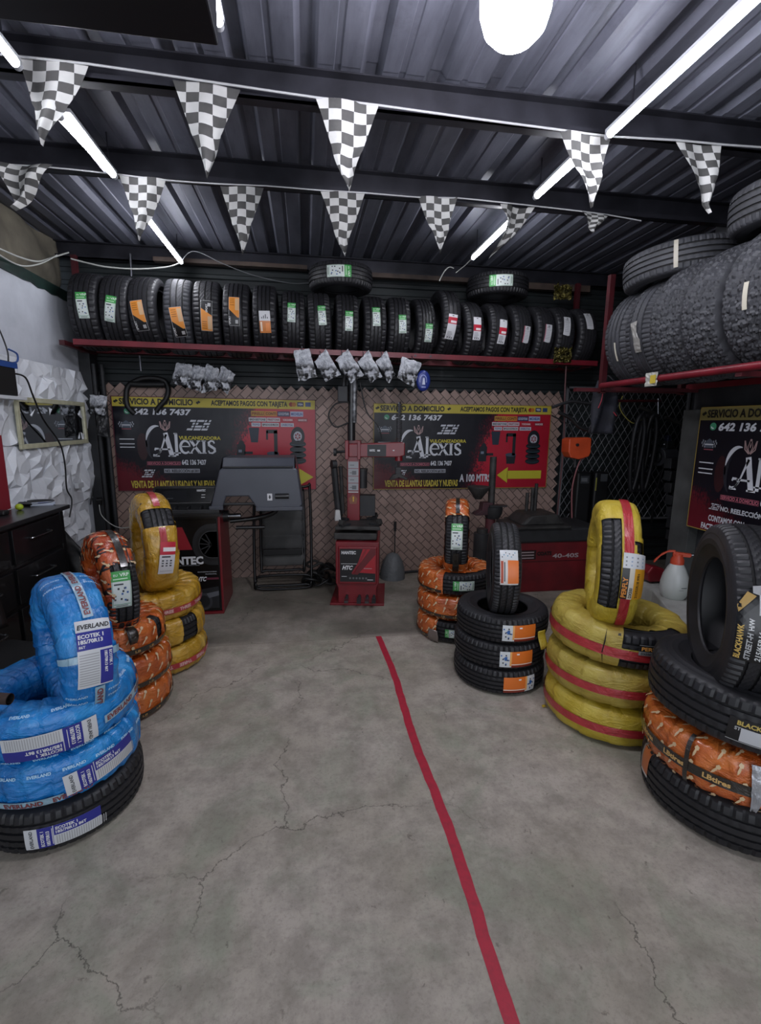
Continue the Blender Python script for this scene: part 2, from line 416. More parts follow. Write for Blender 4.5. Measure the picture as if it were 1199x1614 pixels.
# right wall
RW = mat('#1f2023', .8, noise_=(5, '#35363a', .8), bump=(10, .5, .01))
m = MB(); m.bb((WXR, -3, 0), (WXR+.16, 3.50, 3.2), RW); m.bb((4.3, 3.4, 0), (4.4, 5.1, 3.2), RW); m.bb((WXR+.1, 3.38, 0), (4.4, 3.5, 3.2), RW)
tag(m.build('wall_right'), kind='structure')
CONC = mat('#454746', .85, noise_=(5, '#2c2d2d', .8), bump=(18, .5, .006))
m = MB(); m.bb((2.975, 3.30, 0), (3.059, 3.50, 1.72), CONC)
tag(m.build('trim_10', bevel=.004), kind='structure')
PLAT = mat('#a3a3a0', .8, noise_=(5, '#77776f', .8), bump=(25, .4, .004))
m = MB(); m.prism([(2.30, .2), (3.058, .2), (3.058, 3.9), (2.74, 3.9), (2.72, 3.30), (2.30, 2.35)], 0, .30, PLAT, f=lambda x, z, y: (x, z, y))
tag(m.build('trim_11', bevel=.01), kind='structure')

# lattice cladding behind the banners
t = NT('lattice_cladding', rough=.5)
s_ = t.n('SeparateXYZ', Vector=t.tc.outputs['Object'])
ax = t.math('ABSOLUTE', t.math('SUBTRACT', s_.outputs['X'], .36))
uu = t.math('ADD', ax, s_.outputs['Z']); vv = t.math('SUBTRACT', s_.outputs['Z'], ax)
cb = t.n('CombineXYZ', X=vv, Y=uu).outputs[0]
br = t.n('TexBrick', Vector=cb, Scale=1., Mortar__Size=.0045, Brick__Width=.16, Row__Height=.098, Mortar__Smooth=.2, Color1=lin('#ab9085'), Color2=lin('#927b70'), Mortar=lin('#2a211f'))
n1 = t.n('TexNoise', Vector=t.tc.outputs['Object'], Scale=2.5, Detail=4.).outputs['Fac']
c = t.mix(t.math('MULTIPLY', n1, .5), br.outputs['Color'], lin('#6d5d57'))
LAT = t.out(c, t.math('MULTIPLY', br.outputs['Fac'], -1.), .9, .012)
def zz(x0, x1, zb, per=.105, amp=.05):
    pts = []; x_ = x0; up = False
    while x_ < x1: pts.append((x_, zb+(amp if up else 0))); up = not up; x_ += per/2
    return pts
top = zz(-1.86, 2.72, 1.90)
right = [(2.72+(.05 if i % 2 else 0), 1.88-i*.055) for i in range(1, 34)]
poly = [(-1.86, 0)] + top + right + [(2.72, 0)]
m = MB(); m.prism(poly, 4.985, 5.0, LAT)
tag(m.build('lattice_panel'), 'brownish pink diagonal lattice cladding with zigzag top edge behind the two banners', 'lattice panel')

# ================================================================== TYRES
def rub(name, col, rough, n=(30, .08)):
    t = NT(name, rough=rough, spec=.45)
    q = t.n('TexNoise', Vector=t.tc.outputs['Object'], Scale=9., Detail=6.).outputs['Fac']
    q2 = t.n('TexNoise', Vector=t.tc.outputs['Object'], Scale=120., Detail=3.).outputs['Fac']
    c = t.mix(t.ramp(q, [(.35, G(0)), (.7, G(1))]), lin(col[0]), lin(col[1]))
    return t.out(c, q2, .2, .001)
RUB = rub('rubber_new', ('#1b1b1e', '#232327'), .48)
RUBS = rub('rubber_side', ('#1e1e21', '#29292d'), .5)
RUBU = rub('rubber_used', ('#2f3034', '#3f4045'), .6)
GRV = mat('#0b0b0c', .8)

class Surf:
    """half cross-section outward from the crown: list of (r, z>=0)"""
    def __init__(s, R, pts):
        s.R = R; s.p = pts; s.L = [0]
        for a, b in zip(pts, pts[1:]): s.L.append(s.L[-1]+math.hypot(b[0]-a[0], b[1]-a[1]))
    def at(s, d):
        sg = 1 if d >= 0 else -1; d = min(abs(d), s.L[-1]-1e-5); i = 0
        while s.L[i+1] < d: i += 1
        t_ = (d-s.L[i])/(s.L[i+1]-s.L[i]); a, b = s.p[i], s.p[i+1]
        r = a[0]+(b[0]-a[0])*t_; z = a[1]+(b[1]-a[1])*t_
        tx, tz = b[0]-a[0], b[1]-a[1]; q = math.hypot(tx, tz); nr, nz = tz/q, -tx/q
        return r, z*sg, nr, nz*sg
    def map(s, a, d, off=0):
        r, z, nr, nz = s.at(d); r += nr*off; z += nz*off
        return Vector((r*math.cos(a), r*math.sin(a), z))
def tyre_half(R, W, rim):
    """crown -> shoulder -> sidewall -> bead"""
    tw = .40*W; pts = [(R-.010*(i/8)**3, tw*i/8) for i in range(9)]
    H = R-rim
    pts += [(R-.017, .435*W), (R-.030, .462*W), (R-.045, .478*W), (R-.048, .474*W), (R-.06, .484*W), (rim+H*.52, .5*W), (rim+H*.36, .488*W), (rim+H*.34, .478*W), (rim+H*.2, .44*W), (rim+.012, .40*W), (rim, .385*W), (rim-.004, .35*W)]
    return pts
def mk_tyre_mesh(R, W, rim, pat, rubber, side, N=216):
    """solid of revolution with real grooves; pattern = function(i, z) -> depth"""
    half = tyre_half(R, W, rim); S = Surf(R, half); tw = .40*W
    gro = {'rib': (-.24, -.08, .08, .24), 'sipe': (-.21, 0., .21), 'at': ()}[pat]
    zs = set()
    for i in range(-12, 13): zs.add(round(tw*i/12, 5))
    for g in gro:
        g *= W; zs = {q for q in zs if abs(q-g) > .0075}
        zs |= {round(g-.0055, 5), round(g-.004, 5), round(g+.004, 5), round(g+.0055, 5)}
    zs = sorted(zs)
    def crown(z): return R-.010*(abs(z)/tw)**3
    prof = []                                                      # (r, z, kind)
    sidept = [p for p in half if p[1] > tw or p[0] < R-.015]
    for r, z in reversed(sidept): prof.append((r, -z, 's'))
    for z in zs:
        ing = any(abs(z-g*W) < .0048 for g in gro)
        prof.append((crown(z)-(.0085 if ing else 0), z, 'g' if ing else 't'))
    for r, z in sidept: prof.append((r, z, 's'))
    inner = [(rim+.01, .30*W), (rim+.05, .38*W), (R-.07, .44*W), (R-.03, .40*W), (R-.016, .25*W), (R-.014, 0)]
    prof += [(r, z, 'i') for r, z in inner] + [(r, -z, 'i') for r, z in inner[-2::-1]]
    n = len(prof); vs_ = []
    P_ = {'rib': 4, 'sipe': 3, 'at': 8}[pat]
    for i in range(N):
        a = 2*PI*i/N; ca, sa = math.cos(a), math.sin(a)
        for r, z, k in prof:
            if k == 't':
                q = abs(z)/tw
                if pat == 'rib':
                    if q > .66 and i % 4 == 0: r -= .006
                    elif .22 < q < .6 and (i+int(z*60)) % 4 == 0: r -= .003
                elif pat == 'sipe':
                    if q > .58 and i % 3 == 0: r -= .007
                    elif q < .52 and (i+int(z*120)) % 3 == 0: r -= .0035
                else:
                    zi = z/W*22; s1 = (i+int(3*math.sin(zi*1.3))+(4 if int(zi) % 2 else 0)) % 8
                    if s1 < 2 or (s1 == 4 and abs(math.sin(zi*2.7)) > .5): r -= .010
                    if abs(abs(z)-(.10+.022*math.sin(i*PI/4))*W) < .007: r -= .010
                    if abs(abs(z)-(.25+.022*math.cos(i*PI/4))*W) < .007: r -= .010
            elif k == 's' and pat == 'at' and r > R-.04 and i % 8 < 3: r -= .009
            elif k == 's' and pat != 'at' and r > R-.028 and i % P_ == 0: r -= .004
            vs_.append((r*ca, r*sa, z))
    m = MB(); b = len(prof)
    ft, fs_, fg = [], [], []
    for i in range(N):
        j = (i+1) % N
        for k in range(b):
            l = (k+1) % b; f = (i*b+k, j*b+k, j*b+l, i*b+l); kk = prof[k][2]+prof[l][2]
            (fg if kk == 'gg' else fs_ if ('s' in kk or 'i' in kk) else ft).append(f)
    m.v = vs_; i0 = m.slot(rubber); i1 = m.slot(side); i2 = m.slot(GRV)
    m.f = [list(f) for f in ft+fs_+fg]; m.mi = [i0]*len(ft)+[i1]*len(fs_)+[i2]*len(fg)
    o = m.build('tyre_tmp', smooth=24, fix=False); me = o.data; bpy.data.objects.remove(o)
    me.name = 'tyre_body'
    return me, S
TM = {}
def tyre_mesh(R, W, rim, pat='rib', rubber=None, N=216):
    key = (R, W, rim, pat, rubber)
    if key not in TM: TM[key] = mk_tyre_mesh(R, W, rim, pat, rubber or RUB, rubber or RUBS, N)
    return TM[key]
def obj_me(name, me, parent):
    o = bpy.data.objects.new(name, me); COL.objects.link(o); o.parent = parent; return o

def wrap_half(R, W, hole, n=3.4, k=26):
    hr = (R-hole)/2; Rc = R-hr; pts = []
    for i in range(k+1):
        th = PI*i/k; c_, s_ = math.cos(th), math.sin(th)
        pts.append((Rc+hr*math.copysign(abs(c_)**(2/n), c_), W/2*abs(s_)**(2/n)))
    return pts
def ang(X, Y, R, Z, px):
    """tread angle of a lying tyre at (X,Y) whose surface falls on picture column px"""
    best = None
    for i in range(721):
        a = 2*PI*i/720; p = (X+R*math.cos(a), Y+R*math.sin(a), Z)
        if math.cos(a)*X+math.sin(a)*Y+R*.6 > 0: continue
        e = abs(proj(p)[0]-px)
        if best is None or e < best[0]: best = (e, a)
    return best[1]

# ---- stickers (2-D artwork, metres, x to the right and y up)
def st_green(d, w=.078, h=.155, txt='VRP'):
    d.rect(-w/2, -h/2, w/2, h/2, ink('#cfd6d2', .35), 0)
    d.rect(-w/2, h*.22, w/2, h/2, ink('#3f9a48', .35), 1); d.frame(-w/2+.003, -h/2+.003, w/2-.003, h/2-.003, .0016, ink('#3f8f58'), 2)
    d.text('EU LABEL'[0:2]+'', -w*.36, h*.36, h*.06, ink('#dfe9df'), 2); d.text(txt, -w*.05, h*.35, h*.09, ink('#dfe9df'), 2)
    d.rect(-w*.4, h*.27, w*.35, h*.30, ink('#bfe0c0'), 2)
    d.rect(-w*.38, h*.12, w*.1, h*.16, ink('#30343a'), 2); rnd = random.Random(5)
    for i in range(11):
        x, y = rnd.uniform(-.36, .33)*w, rnd.uniform(-.36, .06)*h; q = w*.05
        d.rect(x-q, y-q*1.1, x+q, y+q*1.1, ink(('#24262b', '#3a5f9a', '#4f5358')[i % 3]), 2)
    d.rect(-w*.42, -h*.415, w*.42, -h*.40, ink('#3f8f58'), 2); d.rect(-w*.3, -h*.46, w*.3, -h*.435, ink('#777777'), 2)
def st_orange_split(d, w=.082, h=.19, flip=False, img=True):
    O = ink('#d98a35', .35); K = ink('#151517', .35); s = -1 if flip else 1
    d.rect(-w/2, -h/2, w/2, h/2, K, 0)
    if not flip: d.poly([(-w/2, h/2), (w/2, h/2), (w/2, -h*.22), (w*.3, -h*.22), (-w/2, h*.06)], O, 1)
    else: d.poly([(-w/2, -h/2), (w/2, -h/2), (w/2, 0), (-w/2, h*.24)], O, 1)
    d.frame(-w/2, -h/2, w/2, h/2, .0022, ink('#b9b9b9'), 2)
    q = 1 if not flip else -1
    for i in range(4): d.rect(-w*.38, q*(h*.42-i*h*.07), w*.02, q*(h*.40-i*h*.07), ink('#8a5418'), 2)
    d.rect(w*.1, q*h*.45, w*.44, q*h*.02, ink('#c9a57e'), 2)
    d.text('GRAPHITE'[:0]+'SPORT', -w*.34 if q > 0 else w*.1, -h*.45 if q > 0 else h*.1, w*.17, ink(WHT), 2, rot=PI/2)
    d.rect(w*.1, -q*h*.30, w*.36, -q*h*.42, ink('#a9a9a9'), 2)
def st_red_white(d, w=.066, h=.165, top=False):
    d.rect(-w/2, -h/2, w/2, h/2, ink('#cdcdd0', .35), 0)
    y1, y0 = (.5-.12, .12) if top else (.16, -.12)
    d.rect(-w/2, y0*h, w/2, y1*h, ink('#b5283a', .35), 1); d.rect(-w*.2, y0*h+h*.04, w*.44, y0*h+h*.13, ink('#e0d8d8'), 2)
    for i in range(5): d.rect(-w*.38, h*(-.2-i*.05), w*(.1+.06*(i % 3)), h*(-.2-i*.05)+h*.018, ink('#6e7076'), 2)
    for i in range(3): d.rect(-w*.3+i*w*.24, -h*.46, -w*.2+i*w*.24, -h*.40, ink('#26282c'), 2)
    d.rect(-w*.1, h*.42, w*.1, h*.46, ink('#55585d'), 2)
def st_white(d, w=.05, h=.15, edge=None):
    d.poly([(-w/2, h/2), (w/2, h/2), (w/2, -h*.47), (w*.2, -h/2), (-w/2, -h*.46)], ink('#b9babd', .4), 0)
    if edge: d.rect(-w/2, -h*.46, -w*.38, h/2, ink(edge), 1)
    d.rect(-w*.1, h*.38, w*.16, h*.43, ink('#3a3c40'), 1); d.text('195', -w*.25, h*.27, w*.24, ink('#3a3c40'), 1)
    d.rect(-w*.42, h*.2, w*.42, h*.212, ink('#2d2e31'), 1)
    for i in range(6): d.rect(-w*.34, h*(.13-i*.085), w*(.3-.05*(i % 2)), h*(.13-i*.085)+h*.02, ink('#84868b'), 1)
def st_torn(d, w=.018, h=.17):
    d.poly([(-w/2, h/2), (w*.4, h*.47), (w/2, -h/2), (-w*.3, -h*.48)], ink('#c4bfae', .5), 0)
def st_whiteorange(d, w=.07, h=.13, full=True):
    d.rect(-w/2, -h/2, w/2, h/2, ink('#c97a3c', .35), 0); d.rect(-w/2, h*.05, w/2, h/2, ink('#c9cacc', .35), 1)
    for i in range(4): d.rect(-w*.3+i*w*.17, h*.15, -w*.22+i*w*.17, h*(.22+.06*(i % 3)), ink('#44474d'), 2)
    d.rect(-w*.42, -h*.42, -w*.26, h*.0, ink('#e6d3c0'), 2); d.rect(w*.05, -h*.4, w*.4, -h*.05, ink('#e08b4a'), 2)
def st_eu_orange(d, L=.20, h=.10, vert=False, flip=False):
    """white energy label next to an orange block; long side along x"""
    s = -1 if flip else 1; wx = L*.34
    d.rect(*sorted_rect(s, -L/2, -h/2, -L/2+wx, h/2), ink('#ccd0d2', .35), 0); d.rect(*sorted_rect(s, -L/2+wx, -h/2, L/2, h/2), ink('#d8702a', .35), 0)
    d.rect(*sorted_rect(s, -L/2+wx, -h*.5, L/2, -h*.36), ink('#7e2a1c'), 1); d.rect(*sorted_rect(s, -L/2+wx, -h*.34, L/2, -h*.28), ink('#e9d9cc'), 1)
    d.rect(*sorted_rect(s, -L/2+wx*.84, -h*.4, -L/2+wx, h*.5), ink('#e4a45c'), 1); d.rect(*sorted_rect(s, -L*.02, h*.3, L*.06, h*.38), ink('#e9e9e9'), 1)
    rnd = random.Random(3)
    for i in range(9):
        x = -L/2+wx*rnd.uniform(.12, .75); y = h*rnd.uniform(-.38, .38); q = .004
        d.rect(*sorted_rect(s, x-q, y-q, x+q, y+q), ink(('#22252a', '#2f5fa0')[i % 2]), 2)
    d.rect(*sorted_rect(s, -L/2+wx*.4, -h*.05, -L/2+wx*.62, h*.2), ink('#2f5fa0'), 2)
def sorted_rect(s, x0, y0, x1, y1):
    return (min(s*x0, s*x1), y0, max(s*x0, s*x1), y1)
def st_ecotek(d, L=.30, h=.105):
    wv, bl = ink('#c6c8cb', .35), ink('#2c2f86', .35)
    d.rect(-L/2, -h/2, L/2, h/2, wv, 0); x1 = -L/2+L*.17; x2 = -L/2+L*.38
    d.text('EVERLAND', -L/2+L*.11, -h*.42, h*.13, ink('#26262c'), 2, w=h*.85, rot=PI/2)
    d.rect(x1, -h/2, x2-.003, h/2, bl, 1)
    d.text('ECOTEK 1', x1+.02, -h*.42, h*.12, ink(WHT), 2, rot=PI/2, bold=.03); d.text('185/70R13', x1+.038, -h*.42, h*.12, ink(WHT), 2, rot=PI/2, bold=.03)
    d.rect(x1+.046, -h*.4, x1+.048, h*.4, ink(WHT), 2)
    d.rect(x2, h*.02, L/2, h/2, bl, 1)
    d.text('ECOTEK 1', x2+.006, h*.28, h*.13, ink(WHT), 2, bold=.03); d.text('185/70R13 86T', x2+.006, h*.10, h*.13, ink(WHT), 2, bold=.03)
    for i in range(22): d.rect(x2+.006+i*.0078, -h*.46, x2+.0095+i*.0078, -h*.02, ink('#a3a4a6'), 1)

# ---- tyre things
def lying(name, label, cat, X, Y, z0, R, W, rim, pat='rib', rot=0, tilt=(0, 0), group=None, rubber=None):
    T = thing(name, label, cat, (X, Y, z0+W/2), (tilt[0], tilt[1], rot), group)
    me, S = tyre_mesh(R, W, rim, pat, rubber); obj_me('rubber_body', me, T); T['_a'] = rot
    return T, S
def sticker(T, S, a0, fn, v0=0., vert=False, name='sticker', off=.0012, rot=0., smooth=40, **kw):
    """vert: tyre stands up, artwork's y runs up along the tread"""
    c_, s_ = math.cos(rot), math.sin(rot)
    if vert: f = lambda x, y, l: S.map(a0-(s_*x+c_*y)/S.R, v0+c_*x-s_*y, l+off)
    else: f = lambda x, y, l: S.map(a0+(c_*x-s_*y)/S.R, v0+s_*x+c_*y, l+off)
    d = Decal(f, cell=.02); fn(d, **kw)
    return d.build(name, T, fix=False, smooth=smooth)

class Foil:
    """wound plastic wrapping round a tyre"""
    def __init__(s, T, R, W, hole, mt, seed=0, turns=26, amp=.0045, skew=.35, window=None, n=3.4, N=220, motif=None, hilite_m=None, name='plastic_wrapping'):
        s.S = Surf(R, wrap_half(R, W, hole, n)); L = s.S.L[-1]; s.L = L; s.T = T; s.amp = amp; s.win = window
        M_ = 60
        def fn(u, v):
            a = 2*PI*u; d = (v*2-1)*L
            r, z, nr, nz = s.S.at(d); ph = (a*turns/(2*PI)+skew*v*2+.25*noise.noise(Vector((u*20, v*4, seed)))) % 1
            q = -amp*ph*1.35 - amp*.9*(.5+.5*noise.noise(Vector((math.cos(a)*9, math.sin(a)*9, v*16+seed)))) - .4*amp*abs(noise.noise(Vector((math.cos(a)*26, math.sin(a)*26, v*22+seed))))
            # creases radiate from the hole
            fin = max(0, abs(v-.5)*2-.35); q -= fin*.006*(.5+.5*math.sin(a*turns+3*noise.noise(Vector((u*15, v*3, seed+5)))))
            r += nr*q; z += nz*q
            return Vector((r*math.cos(a), r*math.sin(a), z))
        m = MB(); m.grid(fn, N, M_, mt, closeu=True, closev=False, skip=(lambda u, v: window(2*PI*u, (v*2-1)*L)) if window else None)
        if motif: motif(s, m, hilite_m)
        s.o = m.build(name, T, smooth=50, fix=False)
    def band(s, a0, a1, v0, v1, mt, name='tape_strip', off=.002, skew=0.):
        m = MB(); n = max(8, int((a1-a0)/(2*PI)*120))
        m.grid(lambda u, v: s.S.map(a0+(a1-a0)*u, v0+(v1-v0)*v+skew*math.sin(a0+(a1-a0)*u), off-.0008*abs(noise.noise(Vector((u*60, v*2, 1))))), n, 4, mt)
        return m
    def mapf(s, a0, v0=0, rot=0., vert=False, off=.002):
        c_, q = math.cos(rot), math.sin(rot)
        if vert: return lambda x, y, l: s.S.map(a0-(q*x+c_*y)/s.S.R, v0+c_*x-q*y, l+off)
        return lambda x, y, l: s.S.map(a0+(c_*x-q*y)/s.S.R, v0+q*x+c_*y, l+off)

def merge_into(o, m):
    """adds a builder's faces to an existing mesh (printed pattern stays in the film's mesh)"""
    me = o.data; base = []
    for q in m.mats:
        if q.name not in [x.name for x in me.materials]: me.materials.append(q)
        base.append([x.name for x in me.materials].index(q.name))
    t2 = bpy.data.meshes.new('t2'); t2.from_pydata(m.v, [], m.f); t2.polygons.foreach_set('material_index', [base[i] for i in m.mi])
    bm = bmesh.new(); bm.from_mesh(me); bm.from_mesh(t2); bm.to_mesh(me); bm.free(); bpy.data.meshes.remove(t2)

def foilmat(name, c1, c2, c3, rough=.3, sc=7., bd=.006, coat=.6, trans=0.):
    t = NT(name, rough=rough, spec=.6); t.p.inputs['Coat Weight'].default_value = coat; t.p.inputs['Coat Roughness'].default_value = .18
    n1 = t.n('TexNoise', Vector=t.tc.outputs['Object'], Scale=sc, Detail=5., Distortion=1.2).outputs['Fac']
    n2 = t.n('TexNoise', Vector=t.n('Mapping', Vector=t.tc.outputs['Object'], Scale=(1., 1., 2.2)).outputs[0], Scale=10., Detail=5., Roughness=.55, Distortion=1.6).outputs['Fac']
    c = t.ramp(n1, [(.3, lin(c1)), (.5, lin(c2)), (.7, lin(c3))])
    n3 = t.n('TexNoise', Vector=t.tc.outputs['Object'], Scale=34., Detail=4., Roughness=.55, Distortion=2.2).outputs['Fac']
    return t.out(c, t.math('ADD', n2, t.math('MULTIPLY', n3, .22)), 1., bd*1.9)
BLUE = foilmat('blue_film', '#0c66ae', '#147ac6', '#2f95da', .24, bd=.008, coat=.3)
YEL1 = foilmat('gold_film', '#a67f18', '#c09428', '#cfac52', .22, bd=.010, sc=5.)
YEL2 = foilmat('yellow_film', '#a68e22', '#bba22c', '#c6b044', .5, coat=.15)
YEL3 = foilmat('ochre_film', '#937c2e', '#a8923a', '#b5a248', .5, coat=.15)
ORG = foilmat('orange_film', '#a84a18', '#c46024', '#d47635', .25, bd=.009)
ORGR = foilmat('red_orange_film', '#983514', '#b84c1e', '#cc6a30', .25)
TAPE = foilmat('clear_tape', '#7fa3b8', '#8fb0c2', '#a0bccb', .3)
REDT = foilmat('red_tape', '#9c1f28', '#aa2830', '#b5343a', .35)
BLKT = foilmat('black_tape', '#17130f', '#1e1914', '#2a221a', .3)
HILITE = ink('#d0b48c', .35)  # pale colour for the highlights painted onto the orange film
def hilite_marks(F, m, mt):
    """slanted little dumbbell marks printed on the orange film"""
    rnd = random.Random(2); L = F.L; R = F.S.R; n = int(2*PI*R/.075)
    for i in range(n):
        for j in range(-3, 4):
            v = j*.062+(i % 2)*.03
            if abs(v) > L*.75: continue
            a = (i+.3*rnd.random())*.075/R
            if F.win and F.win(a, v): continue
            ang_ = rnd.uniform(.6, 1.3); c_, s_ = math.cos(ang_), math.sin(ang_)
            q_ = 1.15; shp = [(-.022*q_, -.002), (-.012*q_, -.006), (.0, -.0055), (.006, -.0035), (.010, -.0085), (.019*q_, -.006), (.021*q_, .005), (.012, .0085), (.007, .003), (-.010*q_, .0025)]
            pts = [(x*c_-y*s_, x*s_+y*c_) for x, y in shp]
            tri = tessellate_polygon([[Vector((x, y, 0)) for x, y in pts]])
            m.add([F.S.map(a+x/R, v+y, .0012) for x, y in pts], [tuple(t_) for t_ in tri], mt)
def add_words(F, a0, a1, word, m_ink, h, v, step, name, rot=0., w=None, bandm=None, bandw=.03, bold=.03, skew=0., off=.0022, flip=False):
    m = Decal(lambda x, y, l: F.S.map(x/F.S.R, v+y+skew*math.sin(x/F.S.R), l+off), cell=.02)
    R = F.S.R
    if bandm: m.grid(lambda u, q: m.P((a0+(a1-a0)*u)*R, (q-.5)*bandw, -2), max(10, int((a1-a0)*24)), 2, bandm)
    x = a0*R+.01
    while x < a1*R-.02:
        if flip: m.text(word, x+(w or .12), h/2, h, m_ink, 1, w=w, bold=bold, rot=PI)
        else: m.text(word, x, -h/2, h, m_ink, 1, w=w, bold=bold, rot=rot)
        x += step
    if name == 'printed_words': return merge_into(F.o, m)
    return m.build(name, F.T, fix=False, smooth=40)

# ------------------------------------------------ left front: blue stack
bx_, by_ = -1.03, 1.99
R, W = .30, .196
T, S = lying('tyre', 'bare black tyre with a blue and white label, under the blue wrapped tyres', 'tyre', bx_, by_, 0, .295, .19, .168, 'rib')
sticker(T, S, ang(bx_, by_, .295, .08, 101), st_ecotek, v0=-.012, L=.25, h=.085)
tag(T.children[-1], 'blue and white size sticker')
def blue_foil(T, win=None, seed=1):
    F = Foil(T, .30, .20, .125, BLUE, seed=seed, turns=22, amp=.005, window=win)
    return F
z0 = .19
T = thing('wrapped_tyre', 'blue wrapped tyre lying between the black tyre and the upper blue one', 'tyre', (bx_, by_, z0+.095), group='blue wrapped tyres')
F = blue_foil(T, seed=1); a = ang(bx_, by_, .3, z0+.1, 60)
add_words(F, a-1.5, a+.25, 'EVERLAND', ink('#7a3838'), .019, -.035, .16, 'tape_strip', w=.13, bandm=TAPE, bandw=.03, skew=.02)
d = Decal(F.mapf(ang(bx_, by_, .3, z0+.1, 163), .0, rot=.10, off=.0035), cell=.02); st_ecotek(d, .27, .085); d.build('sticker', T, fix=False, smooth=40)
add_words(F, a-1.6, a+2.2, 'EVERLAND', ink('#a8cfe6'), .010, .055, .11, 'printed_words', w=.075)
z0 = .385
T = thing('wrapped_tyre', 'upper lying blue wrapped tyre with the standing blue one in its hole', 'tyre', (bx_, by_, z0+.098), (math.radians(2), math.radians(-1.5), 0), group='blue wrapped tyres')
F = blue_foil(T, seed=2); a = ang(bx_, by_, .3, z0+.1, 180)
add_words(F, a-.15, a+1.3, 'EVERLAND', ink('#7a3838'), .019, -.005, .17, 'tape_strip', w=.14, bandm=TAPE, bandw=.032, skew=.02)
d = Decal(F.mapf(ang(bx_, by_, .3, z0+.1, 78), -.02, rot=PI, off=.0035), cell=.02); st_ecotek(d, .30, .095); d.build('sticker', T, fix=False, smooth=40)
add_words(F, a-2.6, a+2.2, 'EVERLAND', ink('#a8cfe6'), .011, -.075, .12, 'printed_words', w=.08)
add_words(F, a-2.6, a+2.2, 'EVERLAND', ink('#a8cfe6'), .010, .10, .14, 'printed_words', w=.07)
def standing(name, label, px, pytop, Y, R, W, yaw, lean=0., group=None, zc=None):
    p = AY(px, pytop, Y); z = p.z-R if zc is None else zc
    T = thing(name, label, 'tyre', (p.x, Y, z), (0, math.radians(90+lean), math.radians(yaw)), group)
    return T
T = standing('wrapped_tyre', 'blue film wrapped tyre standing upright with a tall blue and white label', 101, 901, 2.02, .30, .19, 37, group='blue wrapped tyres')
T.location.z -= .015
F = blue_foil(T, seed=3); A0 = -PI/2
d = Decal(F.mapf(A0-.24, .012, rot=-.09, vert=True, off=.0035), cell=.02)
d.rect(-.06, -.13, .055, .12, ink('#c6c8cb', .35), 0); d.text('EVERLAND', -.055, .088, .016, ink('#26262c'), 2, w=.104, bold=.03, shear=.2)
d.rect(-.06, .012, .055, .078, ink('#2c2f86', .35), 1); d.text('ECOTEK 1', -.055, .055, .013, ink(WHT), 2, bold=.03); d.text('185/70R13', -.055, .036, .013, ink(WHT), 2, bold=.03); d.text('86T', -.055, .02, .009, ink(WHT), 2)
d.rect(.012, -.125, .055, .004, ink('#2c2f86', .35), 1); d.text('ECOTEK 1', .042, -.002, .009, ink(WHT), 2, rot=-PI/2, bold=.03); d.text('185/70R13 86T', .026, -.002, .009, ink(WHT), 2, rot=-PI/2, bold=.03)
for i in range(13): d.rect(-.055, -.12+i*.0095, .008, -.1165+i*.0095, ink('#9d9ea1'), 1)
d.build('sticker', T, fix=False, smooth=40)
add_words(F, A0-1.75, A0-.68, 'EVERLAND', ink('#7a3838'), .019, .012, .16, 'tape_strip', w=.14, bandm=TAPE, bandw=.034, flip=True)
add_words(F, A0+.22, A0+.95, 'EVERLAND', ink('#7a3838'), .019, .012, .16, 'tape_strip', w=.14, bandm=TAPE, bandw=.034, flip=True)
for vv_ in (-.06, .08):
    d = Decal(F.mapf(A0, vv_, vert=True, off=.002), cell=.02)
    for yy in (.42, .37, -.10, -.13, -.19, -.22): d.text('EVERLAND', -.04, yy, .009, ink('#a8cfe6'), 1, w=.07, shear=.2)
    merge_into(F.o, d)
# band across the standing tyre
m = MB(); m.grid(lambda u, v: F.S.map(A0-.20+(v-.5)*.09, -.13+.26*u, .0028), 16, 3, TAPE); m.build('tape_strip', T, fix=False, smooth=40)

# ------------------------------------------------ left middle: orange stack
ox, oy = -1.10, 2.73; oz = 0
labs = ['orange film wrapped tyre at the bottom of the left stack, resting on the floor', 'orange film wrapped tyre in the middle of the left orange stack', 'topmost lying orange wrapped tyre at left, loose black tape on it']
for k in range(3):
    jx = (.005, .012, -.01)[k]
    T = thing('wrapped_tyre', labs[k], 'tyre', (ox+jx, oy, oz+.088), (0, 0, k*1.3), 'orange wrapped tyres of the left stack')
    win = None; a_f = ang(ox, oy, .3, .4, 258)-k*1.3
    if k == 2: win = lambda a, d: abs(((a-a_f+PI) % (2*PI))-PI) < .10 and -.03 < d < .13
    F = Foil(T, .297, .182, .125, ORG, seed=20+k, turns=18, amp=.006, window=win, motif=hilite_marks, hilite_m=HILITE)
    add_words(F, 0, 2*PI, 'LB', ink('#b08a55'), .013, -.045, .085, 'black_tape', w=.03, bandm=BLKT, bandw=.032, skew=.01)
    if win: me, S = tyre_mesh(0.2850, 0.1617, .168, 'sipe'); obj_me('exposed_tread', me, T)
    if k == 2:
        F3 = F
        m = MB(); ac = ang(ox, oy, .3, .5, 212)-k*1.3
        m.grid(lambda u, v: F.S.map(ac+(v-.5)*(.12+.05*math.sin(u*5)), .01+u*.17, .012+.012*math.sin(u*7)), 10, 3, BLKT)
        m.build('loose_tape', T, fix=False, smooth=40, solid=.001)
    oz += .18
T = standing('wrapped_tyre', 'orange wrapped tyre standing on the left orange stack with green label', 165, 838, 2.72, .295, .18, 34, group='orange wrapped tyres of the left stack')
ORW = lambda a, d: -1.0 < ((a-(-PI/2)+PI) % (2*PI))-PI-0.0 < 10
F = Foil(T, .297, .18, .125, ORGR, seed=31, turns=16, amp=.007, window=lambda a, d: -.62 < (((a+PI/2+PI) % (2*PI))-PI) < .48 and -.055 < d < .13, motif=hilite_marks, hilite_m=HILITE)
